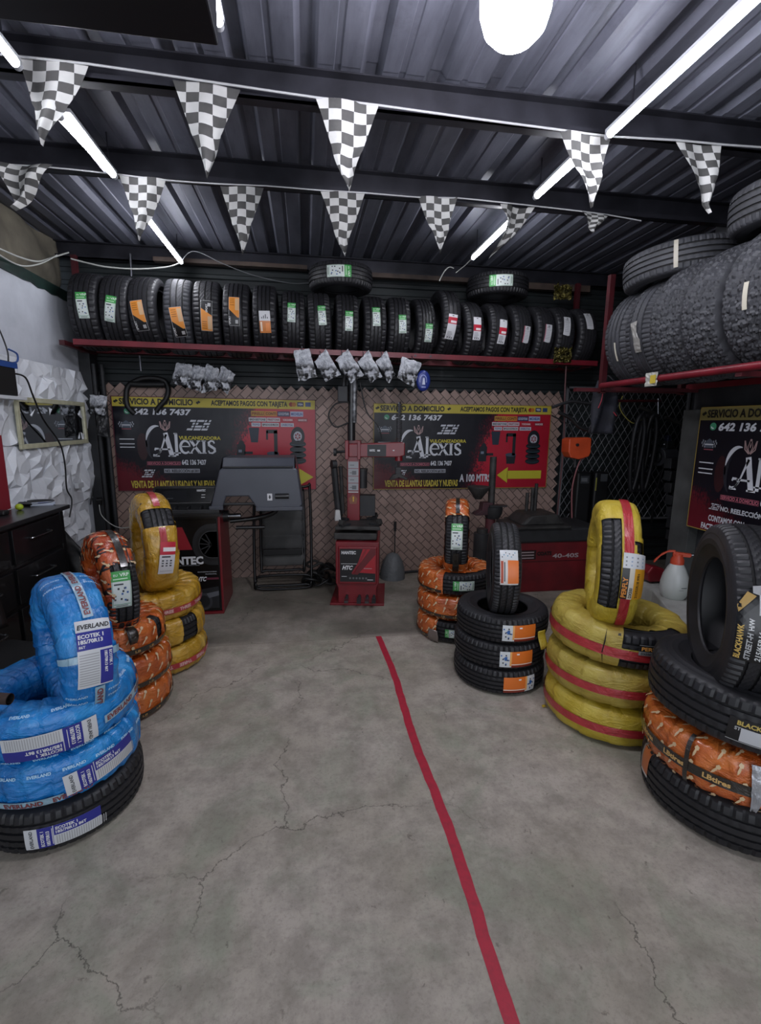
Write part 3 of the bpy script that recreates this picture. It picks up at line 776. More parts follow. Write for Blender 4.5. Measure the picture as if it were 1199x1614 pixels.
me, S = tyre_mesh(0.2870, 0.1654, .168, 'sipe'); obj_me('exposed_tread', me, T)
sticker(T, S, -PI/2-.17, st_green, v0=-.012, vert=True, w=.088, h=.185, rot=-.06, off=.002)
m = F.band(-PI/2-1.6, -PI/2-.55, .0, .034, BLKT); m.build('black_tape', T, fix=False, smooth=40)
m = F.band(-PI/2-1.6, -PI/2-.3, .045, .05, BLKT); m.build('black_tape', T, fix=False, smooth=40)

# ------------------------------------------------ left back: gold stack
gx, gy = -1.02, 3.24; gz = 0
labs = ['gold film wrapped tyre on the floor at the bottom of the left gold stack', 'gold wrapped tyre in the middle of its stack, bare black tread showing', 'topmost lying gold wrapped tyre at left with red lettered tape']
for k in range(3):
    jx = (.02, .015, 0)[k]; rz = k*.9
    T = thing('wrapped_tyre', labs[k], 'tyre', (gx+jx, gy, gz+.092), (0, math.radians((0, 0, -3)[k]), rz), 'gold wrapped tyres of the left stack')
    win = None
    if k == 1:
        a_f = ang(gx, gy, .305, .3, 298)-rz; win = lambda a, d: abs(((a-a_f+PI) % (2*PI))-PI) < .20 and -.12 < d < .12
    F = Foil(T, .305, .19, .13, YEL1, seed=40+k, turns=20, amp=.005, window=win)
    if not win: add_words(F, 0, 2*PI, 'THREE', ink('#d6b3ad'), .020, -.01, .125, 'red_tape', w=.085, bandm=REDT, bandw=.036, skew=.01, flip=(k == 0))
    else: me, S = tyre_mesh(0.2930, 0.1692, .168, 'sipe'); obj_me('exposed_tread', me, T)
    if k == 2:
        d = Decal(F.mapf(ang(gx, gy, .305, .5, 238)-rz, 0, off=.0015), cell=.02); d.poly([(-.008, .075), (.016, -.05), (-.004, -.055)], ink('#0d0c08', .8), 1); d.build('torn_slit', T, fix=False)
    gz += .187
T = standing('wrapped_tyre', 'gold wrapped tyre standing on the left gold stack, red and white label', 235, 776, 3.2, .325, .21, 27, group='gold wrapped tyres of the left stack')
F = Foil(T, .325, .20, .14, YEL1, seed=51, turns=10, amp=.005, window=lambda a, d: -.92 < (((a+PI/2+PI) % (2*PI))-PI) < -.50 and -.115 < d < .115)
me, S = tyre_mesh(0.3140, 0.1805, .18, 'rib'); obj_me('exposed_tread', me, T)
F.band(-PI/2-1.7, -PI/2-.95, -.015, .022, REDT).build('red_tape', T, fix=False, smooth=40)
F.band(-PI/2-.48, -PI/2-.02, -.015, .022, REDT).build('red_tape', T, fix=False, smooth=40)
d = Decal(F.mapf(-PI/2+.10, .012, rot=-.12, vert=True, off=.004), cell=.02); w_, h_ = .085, .20
d.rect(-w_/2, -h_/2, w_/2, h_/2, ink('#c9c9cc', .35), 0); d.rect(-w_/2, h_*.12, w_/2, h_/2, ink('#b5283a', .35), 1); d.rect(-w_*.3, h_*.22, w_/2, h_*.34, ink('#dcd6d6'), 2)
for i in range(9): d.rect(-w_*.34+(i % 3)*w_*.26, -h_*.08-(i//3)*h_*.08, -w_*.2+(i % 3)*w_*.26, -h_*.04-(i//3)*h_*.08, ink(('#23252a', '#5a5d66')[i % 2]), 2)
d.rect(-w_*.36, h_*.04, w_*.2, h_*.08, ink('#23252a'), 2); d.rect(-w_*.4, -h_*.4, w_*.4, -h_*.39, ink('#777777'), 2)
d.build('sticker', T, fix=False, smooth=40)

# ------------------------------------------------ right back: orange and black stack
rx, ry = 1.125, 3.435; rz_ = 0
labs = ['lowest tyre of the right orange stack with a silver foil flap', 'orange wrapped tyre in the middle of the right orange stack', 'topmost lying tyre of the right orange stack with a green label']
for k in range(3):
    T = thing('wrapped_tyre', labs[k], 'tyre', (rx, ry, rz_+.09), (0, 0, 0), 'orange wrapped tyres of the right stack')
    a_f = ang(rx, ry, .29, .3, 735); win = None
    if k == 2: win = lambda a, d: -.62 < (((a-a_f+PI) % (2*PI))-PI) < .9 and -.2 < d < .125
    if k == 0: win = lambda a, d: -.75 < (((a-a_f+PI) % (2*PI))-PI) < .9 and -.2 < d < .115
    F = Foil(T, .29, .182, .13, ORG, seed=60+k, turns=14, amp=.004, window=win, motif=hilite_marks, hilite_m=HILITE)
    a0_, a1_ = (a_f-3, a_f-.65) if k == 2 else ((a_f-3, a_f-.78) if k == 0 else (a_f-3, a_f+3))
    add_words(F, a0_, a1_, 'LB', ink('#b08a55'), .011, -.052, .085, 'black_tape', w=.028, bandm=BLKT, bandw=.026)
    if win:
        me, S = tyre_mesh(0.2790, 0.1654, .165, 'rib'); obj_me('exposed_tread', me, T)
        if k == 2: sticker(T, S, ang(rx, ry, .285, .5, 732), st_green, rot=PI/2, w=.07, h=.155, off=.002)
        else: sticker(T, S, ang(rx, ry, .285, .1, 712), st_green, rot=PI/2, w=.06, h=.10, off=.002)
    if k == 0:
        a_s = ang(rx, ry, .3, .1, 682); FO = mat('#8f8480', .3, .7, bump=(30, .6, .01))
        m = MB(); m.grid(lambda u, v: F.S.map(a_s+(u-.5)*.32*(1-.5*abs(v-.5)), -.085+v*.10, .010+.008*noise.noise(Vector((u*6, v*6, 0)))), 9, 7, FO)
        m.build('foil_flap', T, fix=False, smooth=30, solid=.001)
    rz_ += .183
T = standing('wrapped_tyre', 'upright tyre with orange wrapped top and green label, right of the changer', 721, 786, 3.42, .288, .18, -17, group='orange wrapped tyres of the right stack')
F = Foil(T, .29, .182, .13, ORG, seed=70, turns=14, amp=.004, window=lambda a, d: -.80 < (((a+PI/2+PI) % (2*PI))-PI) < .55 and -.14 < d < .14, motif=hilite_marks, hilite_m=HILITE)
me, S = tyre_mesh(0.2800, 0.1654, .165, 'sipe'); obj_me('exposed_tread', me, T)
sticker(T, S, -PI/2-.22, st_green, v0=.0, vert=True, w=.078, h=.185, off=.002)
F.band(-PI/2-1.7, -PI/2-.82, -.012, .016, BLKT).build('black_tape', T, fix=False, smooth=40)
F.band(-PI/2+.2, -PI/2+.9, -.022, .022, BLKT, off=.006).build('black_tape', T, fix=False, smooth=40)

# ------------------------------------------------ right middle: black stack
kx, ky = 1.21, 2.749; kz = 0
labs = ['black tyre on the floor under two others, orange label end on the left', 'black tyre in the middle of the all black stack with torn label', 'topmost lying tyre of the black stack, an upright black tyre set in it']
for k in range(3):
    T, S = lying('tyre', labs[k], 'tyre', kx+(0, -.004, .006)[k], ky, kz, .283, .165, .158, 'rib', group='bare black tyres of the middle right stack')
    px = (832, 830, 843)[k]-(0 if k else 2)
    sticker(T, S, ang(kx, ky, .283, kz+.08, (820, 816, 818)[k]), st_eu_orange, v0=-.005, L=.205, h=.098, flip=(k == 0))
    kz += .163
T = standing('tyre', 'black tyre standing upright on the black stack, white and orange label', 796, 824, 2.73, .285, .17, -17)
me, S = tyre_mesh(.283, .165, .158, 'sipe'); obj_me('rubber_body', me, T)
def st_bs(d):
    w, h = .10, .20
    d.rect(-w/2, h*.22, w/2, h/2, ink('#c9ccce', .35), 0); d.rect(-w/2, -h/2, w/2, h*.22, ink('#ccc8c4', .35), 0); d.rect(-w*.08, -h*.46, w*.52, h*.2, ink('#d8702a', .35), 1)
    d.rect(-w*.46, -h*.45, -w*.32, h*.18, ink('#a8452a'), 1); d.rect(-w*.28, -h*.4, -w*.22, h*.15, ink('#44464a'), 1)
    for i in range(8): d.rect(-w*.4+i*w*.1, h*.28+(i*37 % 5)*h*.03, -w*.35+i*w*.1, h*.31+(i*37 % 5)*h*.03, ink(('#22252a', '#2f7fa0')[i % 2]), 2)
sticker(T, S, -PI/2-.30, st_bs, v0=.005, vert=True, rot=.03)

# ------------------------------------------------ right: yellow stack
yx, yy_, yz = 1.655, 2.249, 0
labs = ['yellow wrapped tyre with a red band on the floor under the right yellow stack', 'yellow wrapped tyre with a red band, middle of the right yellow stack', 'topmost lying yellow wrapped tyre at right with a bare black patch']
for k in range(3):
    rot_ = (0, 0, 0)[k]
    T = thing('wrapped_tyre', labs[k], 'tyre', (yx+(0, -.005, .004)[k], yy_, yz+.105), (math.radians((0, 0, 2)[k]), math.radians((0, 0, 3.5)[k]), rot_), 'yellow wrapped tyres of the right stack')
    win = None; a_f = ang(yx, yy_, .343, .5, 985)
    if k == 2: win = lambda a, d: (-.08 < (((a-a_f+PI) % (2*PI))-PI) < .95 and (-.125 < d < -.032 or .018 < d < .16))
    F = Foil(T, .343, .212, .16, (YEL2, YEL3, YEL3)[k], seed=80+k, turns=13, amp=.0045, window=win, n=3.2)
    F.band(0, 2*PI, -.026 if k < 2 else -.031, .017, REDT).build('red_tape', T, fix=False, smooth=40)
    if win:
        me, S = tyre_mesh(0.3310, 0.1927, .2, 'rib'); obj_me('exposed_tread', me, T)
        d = Decal(F.mapf(ang(yx, yy_, .34, .55, 1038), .028, off=.004), cell=.02)
        d.rect(-.10, -.022, .10, .028, ink('#8e8f90', .35), 0); d.rect(-.10, -.002, .045, .026, ink('#17181a', .35), 1); d.text('PERFLY', -.09, .003, .016, ink('#d89a4a'), 2, w=.10, bold=.03)
        d.text('DX550', -.09, -.018, .011, ink('#26262a'), 2, bold=.03)
        for i in range(4): d.rect(.05+i*.012, -.01+(i % 2)*.01, .057+i*.012, .004+(i % 2)*.01, ink('#c9c9cc'), 2)
        d.build('sticker', T, fix=False, smooth=40)
    if k == 2:
        d = Decal(F.mapf(ang(yx, yy_, .343, .5, 948), 0, off=.0015), cell=.02); d.stroke([(0, .10), (.004, .04), (.0, -.02), (.008, -.085)], [.001, .006, .005, .001], ink('#0d0c08', .8), 1); d.build('torn_slit', T, fix=False)
    yz += .208
T = standing('wrapped_tyre', 'dirty yellow wrapped tyre standing upright, tread showing through torn film', 972, 790, 2.27, .335, .2, -27, group='yellow wrapped tyres of the right stack')
F = Foil(T, .343, .205, .17, YEL2, seed=90, turns=7, amp=.004, n=3.4, window=lambda a, d: -.98 < (((a+PI/2+PI) % (2*PI))-PI) < .42 and (-.10 < d < .004 or (d > .062+.012*math.sin(a*9) and -.6 < (((a+PI/2+PI) % (2*PI))-PI) < .1 and d < .11)))
me, S = tyre_mesh(0.3330, 0.1880, .2, 'sipe'); obj_me('exposed_tread', me, T)
F.band(-PI/2-1.6, -PI/2+1.1, .008, .050, REDT).build('red_tape', T, fix=False, smooth=40)
d = Decal(F.mapf(-PI/2-.12, .055, rot=-.03, vert=True, off=.006), cell=.02); w_ = .105
d.rect(-w_/2, .03, w_/2, .10, ink('#c8cacc', .35), 0)
for i in range(12): d.rect(-w_*.4+(i % 4)*w_*.22, .04+(i//4)*.018, -w_*.34+(i % 4)*w_*.22, .047+(i//4)*.018, ink(('#7a7c80', '#8fa0b8')[i % 2]), 1)
d.rect(-w_/2, -.12, -w_*.2, .03, ink('#141416', .35), 0); d.rect(-w_*.2, -.12, w_/2, .03, ink('#cf9326', .35), 0); d.rect(-w_*.2, -.12, w_*.0, .03, ink('#c9c2b4'), 1)
d.text('PERFLY', -w_*.25, -.112, .020, ink('#d98a3a'), 2, w=.10, rot=PI/2, bold=.03)
d.text('DX550', -w_*.03, -.112, .012, ink('#1f2024'), 2, rot=PI/2, bold=.03); d.text('215/55R18 99H', w_*.2, -.112, .010, ink('#2a2218'), 2, w=.12, rot=PI/2, bold=.02)
d.build('sticker', T, fix=False, smooth=40)

# ------------------------------------------------ right front: big black stack
qx, qy = 1.783, 1.589
T, S = lying('tyre', 'large black tyre on the floor at the right edge with orange sticker', 'tyre', qx, qy, 0, .335, .205, .2, 'rib', rot=0)
sticker(T, S, ang(qx, qy, .335, .13, 1022)-.12, lambda d: (d.rect(-.035, -.05, .035, .07, ink('#b9683a', .35), 0), d.rect(-.035, -.06, .035, -.05, ink('#c9c9c9'), 0), d.rect(-.05, -.055, -.036, .07, ink('#8b8b8b'), 0)), v0=.03)
T = thing('wrapped_tyre', 'large orange wrapped tyre between two black tyres at the right edge', 'tyre', (qx-.01, qy, .205+.1), (0, 0, 0))
F = Foil(T, .342, .215, .17, ORG, seed=101, turns=17, amp=.006, n=3.6, motif=hilite_marks, hilite_m=HILITE)
add_words(F, 0, 2*PI, 'LBtires', ink('#c9a265'), .020, -.012, .155, 'black_tape', w=.09, bandm=BLKT, bandw=.042)
a_ = ang(qx, qy, .34, .3, 1085)
m = MB(); m.grid(lambda u, v: F.S.map(a_+(v-.5)*.05, -.12+.24*u, .0035), 12, 2, BLKT); m.build('black_tape', T, fix=False, smooth=40)
m = MB(); a_ = ang(qx, qy, .34, .3, 1197); m.grid(lambda u, v: F.S.map(a_+(v-.5)*.16*(1-.6*u), .09-.18*u, .008+.01*noise.noise(Vector((u*8, v*8, 0)))), 14, 6, mat('#a9abb0', .3, .4, bump=(40, .8, .01))); m.build('sticker', T, fix=False, smooth=30)
T, S = lying('tyre', 'large black tyre lying above the orange one at the right edge', 'tyre', qx-.005, qy-.005, .418, .343, .215, .2, 'rib', tilt=(math.radians(1), math.radians(4.5)))
def st_bh(d):
    d.rect(-.07, -.045, .07, .045, ink('#1a1a1c', .3), 0); d.text('BLACKHAWK', -.045, .02, .016, ink('#b8a052'), 1, bold=.03); d.text('STREET-H', -.05, .0, .012, ink('#a8a8a8'), 1, bold=.03)
    d.rect(-.03, -.04, .05, .012, ink('#b9babd', .3), 2); d.rect(-.07, -.045, .07, -.0425, ink('#a0a0a0'), 2)
sticker(T, S, ang(qx, qy, .343, .45, 1180), st_bh, v0=-.02)
T = standing('tyre', 'large black tyre standing upright at the right edge, black and gold label', 1178, 828, 1.62, .343, .215, -29, lean=0)
me, S = tyre_mesh(.343, .215, .2, 'sipe'); obj_me('rubber_body', me, T)
def st_bh2(d):
    d.poly([(-.075, .10), (-.02, .16), (.075, .165), (.075, -.12), (-.075, -.12)], ink('#161618', .25), 0)
    d.poly([(-.07, .06), (-.02, .12), (-.045, .135), (-.075, .085)], ink('#a88a52', .3), 1); d.poly([(-.03, .155), (.04, .165), (.0, .12), (-.03, .13)], ink('#9a9a9c'), 1)
    d.rect(-.012, .055, .068, .125, ink('#b4b6b9', .3), 2)
    for i in range(12): d.rect(-.006+i*.0055, .095, -.003+i*.0055, .118, ink('#55575a'), 3)
    d.text('BLACKHAWK', -.052, -.112, .016, ink('#c9a85a'), 2, rot=PI/2, w=.13, bold=.03)
    d.text('STREET-H', -.024, -.112, .016, ink('#a9aaac'), 2, rot=PI/2, w=.10, bold=.03, shear=.2); d.text('H/W', -.024, .0, .014, ink('#d0d0d0'), 2, rot=PI/2, bold=.03)
    d.text('215/65R16', .008, -.112, .016, ink('#c9caca'), 2, rot=PI/2, w=.11, bold=.03, shear=.2); d.text('98T', .008, .008, .012, ink('#a9aaac'), 2, rot=PI/2)
    d.text('EL1A', .03, -.112, .011, ink('#a9aaac'), 2, rot=PI/2)
sticker(T, S, -PI/2-.10, st_bh2, v0=-.022, vert=True)

# ================================================================== SHELVES AND THEIR TYRES
REDP = mat('#6f1522', .42, noise_=(7, '#500e17', .8), coat=.15)
REDD = mat('#4a1018', .5, noise_=(7, '#2c0b10', .8))
STEEL = mat('#4a4b50', .4, .8)
def railz(x): return 2.238-.0105*(x+1.87)
RY = 4.36
T = thing('tyre_rack', 'long red steel tyre shelf across the back wall', 'shelf', (.4, RY, 2.2))
off = (.4, RY, 2.2)
def rail(y, z_off, hh=.05, mt=REDP):
    m = MB(); x0, x1 = -1.815, 2.74
    P = [(x0, railz(x0)), (x1, railz(x1))]
    m.prism([(x0, railz(x0)+z_off), (x1, railz(x1)+z_off), (x1, railz(x1)+z_off-hh), (x0, railz(x0)+z_off-hh)], y, y+.006, mt)
    m.prism([(x0, railz(x0)+z_off-hh+.006), (x1, railz(x1)+z_off-hh+.006), (x1, railz(x1)+z_off-hh), (x0, railz(x0)+z_off-hh)], y, y+.05, mt)
    return m
m = rail(RY, 0); 
for xx in (.55, .98, 1.12): m.cyl((xx, RY-.004, railz(xx)-.02), (xx, RY, railz(xx)-.02), .009, STEEL, 10)
m.build('front_rail', T, off)
rail(4.80, -.0).build('rear_rail', T, off)
for xx in (-1.9, -.4, 1.1, 2.72): m = MB(); m.bb((xx-.02, RY+.006, railz(xx)-.05), (xx+.02, 4.99, railz(xx)-.012), REDD); m.build('cross_bar', T, off)
for xx, zt, yy in ((-1.93, 2.99, 4.80), (2.74, 2.99, 4.80)):
    m = MB(); m.bb((xx-.022, yy, railz(xx)-.05), (xx+.022, yy+.04, zt), REDD); m.build('upright', T, off)
# grade of each tyre: px centre, radius, sticker kind, sticker pixel (x,y), words
SH = [(132, .31, 'g', 127, 481), (181, .31, 'g', 172, 487), (229, .308, 'os', 221, 498), (278, .306, 'os', 277, 508), (324, .304, 'of', 323, 498), (371, .30, 'os2', 367, 491),
      (417, .297, 'wo', 418, 508), (461, .285, 'g', 457, 492), (504, .284, 'g', 509, 497), (547, .284, 'g', 550, 506), (590, .280, 'g', 592, 499), (630, .286, 'g', 636, 511), (668, .285, 'g', 673, 525),
      (707, .305, 'r', 708, 515), (744, .283, 'r', 749, 518), (783, .283, 'r', 790, 523), (821, .283, 'w1', 828, 528), (856, .283, 'w2', 861, 526), (889, .283, 'w', 893, 514), (925, .283, 'w', 930, 505)]
words = ['first from the left, green and white label', 'second from the left, tilted green and white label', 'third from the left, orange and black label', 'fourth from the left, orange and black label set low', 'fifth from the left, black topped orange label',
         'sixth from the left, narrow orange and black label', 'seventh from the left, small white over orange label', 'eighth from the left, green and white label', 'ninth from the left, green and white label', 'tenth from the left, green and white label',
         'eleventh from the left, small green and white label', 'twelfth from the left, green and white label', 'thirteenth from the left, green label near the rail', 'fourteenth from the left, tall, white label with red top',
         'fifteenth from the left, white label with red middle', 'sixteenth from the left, white label with red middle', 'seventeenth from the left, white label pink at left', 'eighteenth from the left, white label, pinkish edge', 'nineteenth from the left, white label and black gold foil shreds', 'last at the right end, plain white label']
for k, (px, R, kind, sx, sy) in enumerate(SH):
    p = AY(px, 500, RY+.04); X = p.x*1.012
    yaw = (6 if k < 2 else -1, 0)[0] if False else (3, 2, -2, 4, 3, 2, 0, 2, -1, 0, 1, -2, 3, 4, 3, 2, 1, 2, 0, -1)[k]
    Wt = .225 if k < 6 else (.205 if k < 13 else .185)
    if k in (12, 13): Wt = .18
    zc = railz(X)-.05+R; yc = RY+.012+R+(-.05 if k == 13 else 0)
    if k == 13: zc += .05; yc = RY+.33
    T = thing('tyre', 'black back shelf tyre, '+words[k], 'tyre', (X, yc, zc), (0, math.radians(90+(0, 1, -2, 1, 0, 1)[k % 6]), math.radians(yaw)), 'tyres standing on the back shelf')
    pat = 'sipe' if k in (3, 4, 8, 13, 14, 15) else 'rib'
    me, S = tyre_mesh(.31 if R > .29 else .284, Wt, .2 if R > .29 else .168, pat, RUBU if k == 3 else None, N=144); ob = obj_me('rubber_body', me, T)
    a = AY(sx, sy, RY+.03); el = math.asin(max(-.9, min(.9, (a.z-zc)/R))); A = -PI/2-el; v0 = (a.x-X)*.9
    kw = dict(vert=True, v0=v0)
    rr = math.radians((4, -8, 6, 9, -2, 0, 2, -1, 2, 0, 1, 3, -1, -5, -3, -4, -5, -4, -6, 3)[k])*-1
    kw['rot'] = -rr
    if kind == 'g': sticker(T, S, A, st_green, w=.078 if k < 2 else .066, h=.20 if k < 2 else (.165, .155)[k > 10], **kw)
    elif kind in ('os', 'os2'): sticker(T, S, A, st_orange_split, w=.095 if kind == 'os' else .085, h=.235, **kw)
    elif kind == 'of': sticker(T, S, A, st_orange_split, w=.09, h=.24, flip=True, **kw)
    elif kind == 'wo': sticker(T, S, A, st_whiteorange, w=.09, h=.175, **kw)
    elif kind == 'r': sticker(T, S, A, st_red_white, w=.082 if k == 13 else .072, h=.215 if k != 14 else .20, top=(k == 13), **kw)
    elif kind == 'w1': sticker(T, S, A, st_white, w=.06, h=.15, edge='#a8485a', **kw)
    elif kind == 'w2': sticker(T, S, A, st_white, w=.065, h=.16, edge='#a86a78', **kw)
    else: sticker(T, S, A, st_white, w=.065, h=.18, **kw)
    if k == 18:
        FOIL = mat('#6b6330', .25, .8, bump=(45, 1., .02), noise_=(30, '#14130e', 1.))
        for zz0, yy0, zz1 in ((470, -.03, 450), (548, 0, 570)):
            c0 = AY(886, (zz0+zz1)/2, RY-.005 if zz0 > 500 else RY+.1)
            m = MB(); m.grid(lambda u, v: (c0.x-.09+.18*u, c0.y-.012+.03*noise.noise(Vector((u*9, v*9, zz0))), c0.z-.07+.13*v+.04*noise.noise(Vector((u*7, v*3, zz0+5)))), 18, 12, FOIL)
            o = m.build('foil_shreds', None, (c0.x, c0.y, c0.z), smooth=25, solid=.001)
            tag(o, 'black and gold foil shred '+('above' if zz0 < 500 else 'below')+' the back shelf second tyre label from the right', 'foil')
# flat tyres on top of the row
for k, (px, sx, lab) in enumerate([(537, 534, 'black tyre lying flat on the back row, above the middle green labels'), (786, 790, 'black tyre lying flat on the back row, near the right light tube')]):
    p = AY(px, 430, 4.62)
    T, S = lying('tyre', lab, 'tyre', p.x, 4.64, 2.755, .285, .2, .168, 'rib', group='tyres lying on top of the back row')
    sticker(T, S, ang(p.x, 4.64, .285, 2.86, sx), st_green, rot=(-PI/2 if k == 0 else PI/2)+(.02), v0=.0, w=.095, h=.21)

# ---- right shelf
SX, SZ = 2.25, 1.905
T = thing('tyre_rack', 'red steel tyre shelf with a round front pipe along the right wall', 'shelf', (SX, 2.4, SZ)); off = (SX, 2.4, SZ)
m = MB(); m.cyl((SX, .6, SZ), (SX, 3.50, SZ-.012), .022, REDP, 20); m.build('front_pipe', T, off, smooth=40)
m = MB(); m.bb((2.97, .6, SZ-.03), (3.0, 3.5, SZ+.01), REDP); m.build('rear_rail', T, off)
for yy in (1.0, 2.3, 3.48, 3.62): m = MB(); m.bb((SX if yy < 3.5 else 2.1, yy-.02, SZ-.05), (3.05, yy+.02, SZ-.022), REDD); m.build('cross_bar', T, off)
q_ = AY(953, 560, 3.62).x; m = MB(); m.bb((q_-.02, 3.60, SZ-.06), (q_+.02, 3.64, 2.72), REDD); m.build('upright', T, off)
m = MB(); m.bb((3.01, 3.60, SZ-.06), (3.05, 3.64, 2.99), REDD); m.build('upright', T, off)
RT = [(3.34, .345, .225, 'rib', 'used road tyre at the far end of the right shelf with thin strip'), (3.10, .355, .235, 'sipe', 'used road tyre on the right shelf with torn silver tape'),
      (2.85, .37, .255, 'at', 'used chunky treaded tyre, third from the far end of the right shelf'), (2.58, .37, .255, 'at', 'used chunky treaded tyre, fourth from the far end of the right shelf'),
      (2.29, .385, .265, 'at', 'used chunky treaded tyre at the right picture edge with paper strip'), (1.99, .375, .255, 'at', 'used chunky treaded tyre cut by the right picture edge')]
for k, (yy, R, Wt, pat, lab) in enumerate(RT):
    xc = SX-.085+R; zc = SZ-.03+R
    T = thing('used_tyre', lab, 'tyre', (xc, yy, zc), (math.radians(90), math.radians((-3, 2, 4, 1, 3, 0)[k]), math.radians((8, 7, 6, 4, 3, 0)[k])), 'used tyres on the right shelf')
    me, S = tyre_mesh(R, Wt, R-.15, pat, RUBU, N=216); obj_me('rubber_body', me, T)
    # axis along Y: local z -> -Y ; tread facing -X is angle PI
    def stt(a0, v0, w_, h_, mt='#b9b4a4', nm='paper_strip', rot=0.):
        d = Decal(lambda x, y, l: S.map(a0-(y)/S.R, v0+x+rot*y, l+.003), cell=.02)
        d.rect(-w_/2, -h_/2, w_/2, h_/2, ink(mt, .5), 0); o = d.build(nm, T, fix=False, smooth=40)
    if k == 0: stt(PI+.28, .02, .014, .13)
    if k == 1:
        d = Decal(lambda x, y, l: S.map(PI-(y)/S.R, x-.15*y, .006+.008*abs(noise.noise(Vector((x*40, y*30, 0))))), cell=.012)
        d.poly([(-.035, .02), (.02, .03), (.012, -.04), (.03, -.09), (.02, -.17), (-.03, -.17), (-.02, -.06)], mat('#8f8d88', .4, .3, bump=(60, .6, .004)), 0); d.build('torn_tape', T, fix=False)
    if k == 4: stt(PI+.12, .03, .026, .13)
T, S = lying('used_tyre', 'used tyre lying flat above the right shelf row with vertical paper strip', 'tyre', 2.50, 3.12, 2.53, .345, .205, .2, 'rib', tilt=(math.radians(-3), math.radians(-4), ), rubber=RUBU)
a = ang(2.50, 3.12, .345, 2.6, 1064); d = Decal(lambda x, y, l: S.map(a+x/S.R, y, .003)); d.rect(-.012, -.075, .012, .085, ink('#a8a294', .5)); d.build('paper_strip', T, fix=False)
T, S = lying('used_tyre', 'used tyre lying flat high at the right picture edge, above the chunky tyres', 'tyre', 2.66, 2.42, 2.66, .36, .22, .2, 'rib', tilt=(math.radians(2), math.radians(-5)), rubber=RUBU)
# tape flap on the pipe
p = AZ(1003, 600, SZ); m = MB()
m.grid(lambda u, v: (SX-.026-.01*noise.noise(Vector((u*7, v*7, 0))), 2.98-.11*u, SZ+.03-.085*v), 6, 6, mat('#a4a39b', .4, bump=(50, .5, .004)))
m.grid(lambda u, v: (SX-.034, 2.925-.05*u, SZ+.012-.052*v), 1, 1, ink('#b7a23a'))
tag(m.build('tape_flap', None, (SX-.026, 2.92, SZ), solid=.001), 'torn white and yellow tape flap stuck on the right shelf pipe', 'tape')

# ================================================================== LIGHTS
TUBE = mat('#f4f6ff', .4, emis=TUBE_E, name='led_tube_glow'); CAPM = mat('#9fa1a6', .4)
BULBM = mat('#f7f5ff', .4, emis=BULB_E, name='bulb_glow')
def tube_light(label, a, b, z=2.955, r=.0165):
    c = ((a[0]+b[0])/2, (a[1]+b[1])/2, z)
    T = thing('led_tube_light', label, 'tube light', c, group='ceiling tube lights')
    d = (Vector((b[0], b[1], z))-Vector((a[0], a[1], z))).normalized()
    m = MB(); A_ = Vector((a[0], a[1], z)); B_ = Vector((b[0], b[1], z)); m.cyl(A_+d*.02, B_-d*.02, r, TUBE, 16, caps=False); m.build('diffuser', T, c, smooth=40)
    m = MB(); m.cyl(A_, A_+d*.022, r*1.05, CAPM, 16); m.build('end_cap', T, c); m = MB(); m.cyl(B_-d*.022, B_, r*1.05, CAPM, 16); m.build('end_cap', T, c)
    m = MB(); m.bb((min(a[0], b[0])-.013, min(a[1], b[1]), z+r*.8), (max(a[0], b[0])+.013, max(a[1], b[1]), z+r+.012), CAPM); m.build('housing', T, c)
    for f_ in (.12, .88):
        q = A_.lerp(B_, f_); m = MB(); m.bb((q.x-.0025, q.y-.003, z+r), (q.x+.0025, q.y+.003, CEIL+.01), BEAM); m.build('hanger_clip', T, c)
XR, XL = 1.455, -1.078
tube_light('long white tube light at the upper right corner, nearest right one', (XR+.015, .95), (XR, 2.40))
tube_light('short white tube light behind the large right pennant', (XR-.03, 2.58), (XR-.045, 3.05))
tube_light('white tube light at the right, nearest the back wall', (XR-.045, 3.36), (XR-.045, 4.18))
tube_light('white tube light cut by the left picture edge', (XL, 1.55), (XL, 2.36))
tube_light('white tube light over the left front pennants', (XL+.005, 2.66), (XL+.045, 3.22))
tube_light('white tube light at the left, nearest the back wall', (XL+.045, 3.74), (XL+.045, 4.74))
tube_light('short white tube light beside the black overhead box', (-.262, 1.35), (-.268, 2.03), r=.016)
T = thing('led_bulb', 'large glowing white bulb hanging under the front of the ceiling', 'bulb', (.622, 1.55, 2.80))
off = (.622, 1.55, 2.80)
m = MB(); m.lathe([(0, 2.685), (.03, 2.688), (.062, 2.70), (.088, 2.727), (.10, 2.765), (.103, 2.83), (.096, 2.93), (.075, 2.98)], (.622, 1.55, 0), BULBM, 40); m.build('globe', T, off, smooth=60)
m = MB(); m.lathe([(.075, 2.98), (.06, 3.0), (.03, 3.03), (.028, 3.09), (0, 3.09)], (.622, 1.55, 0), CAPM, 32); m.cyl((.622, 1.55, 3.08), (.622, 1.55, 3.14), .006, CAPM); m.build('cap', T, off, smooth=40)
BOXM = mat('#0d0e14', .45)
T = thing('overhead_box', 'black overhead box under the ceiling at the upper left corner', 'box', (-1.0, 1.4, 2.75)); off = (-1.0, 1.4, 2.75)
m = MB(); m.bb((-1.95, 1.02, 2.735), (-.24, 1.78, 2.93), BOXM); m.build('casing', T, off, bevel=.006)
m = MB(); m.bb((-1.7, 1.2, 2.93), (-1.66, 1.24, 3.14), STEEL); m.bb((-.6, 1.2, 2.93), (-.56, 1.24, 3.14), STEEL); m.bb((-.6, 1.6, 2.93), (-.56, 1.64, 3.14), STEEL); m.build('hanger', T, off)

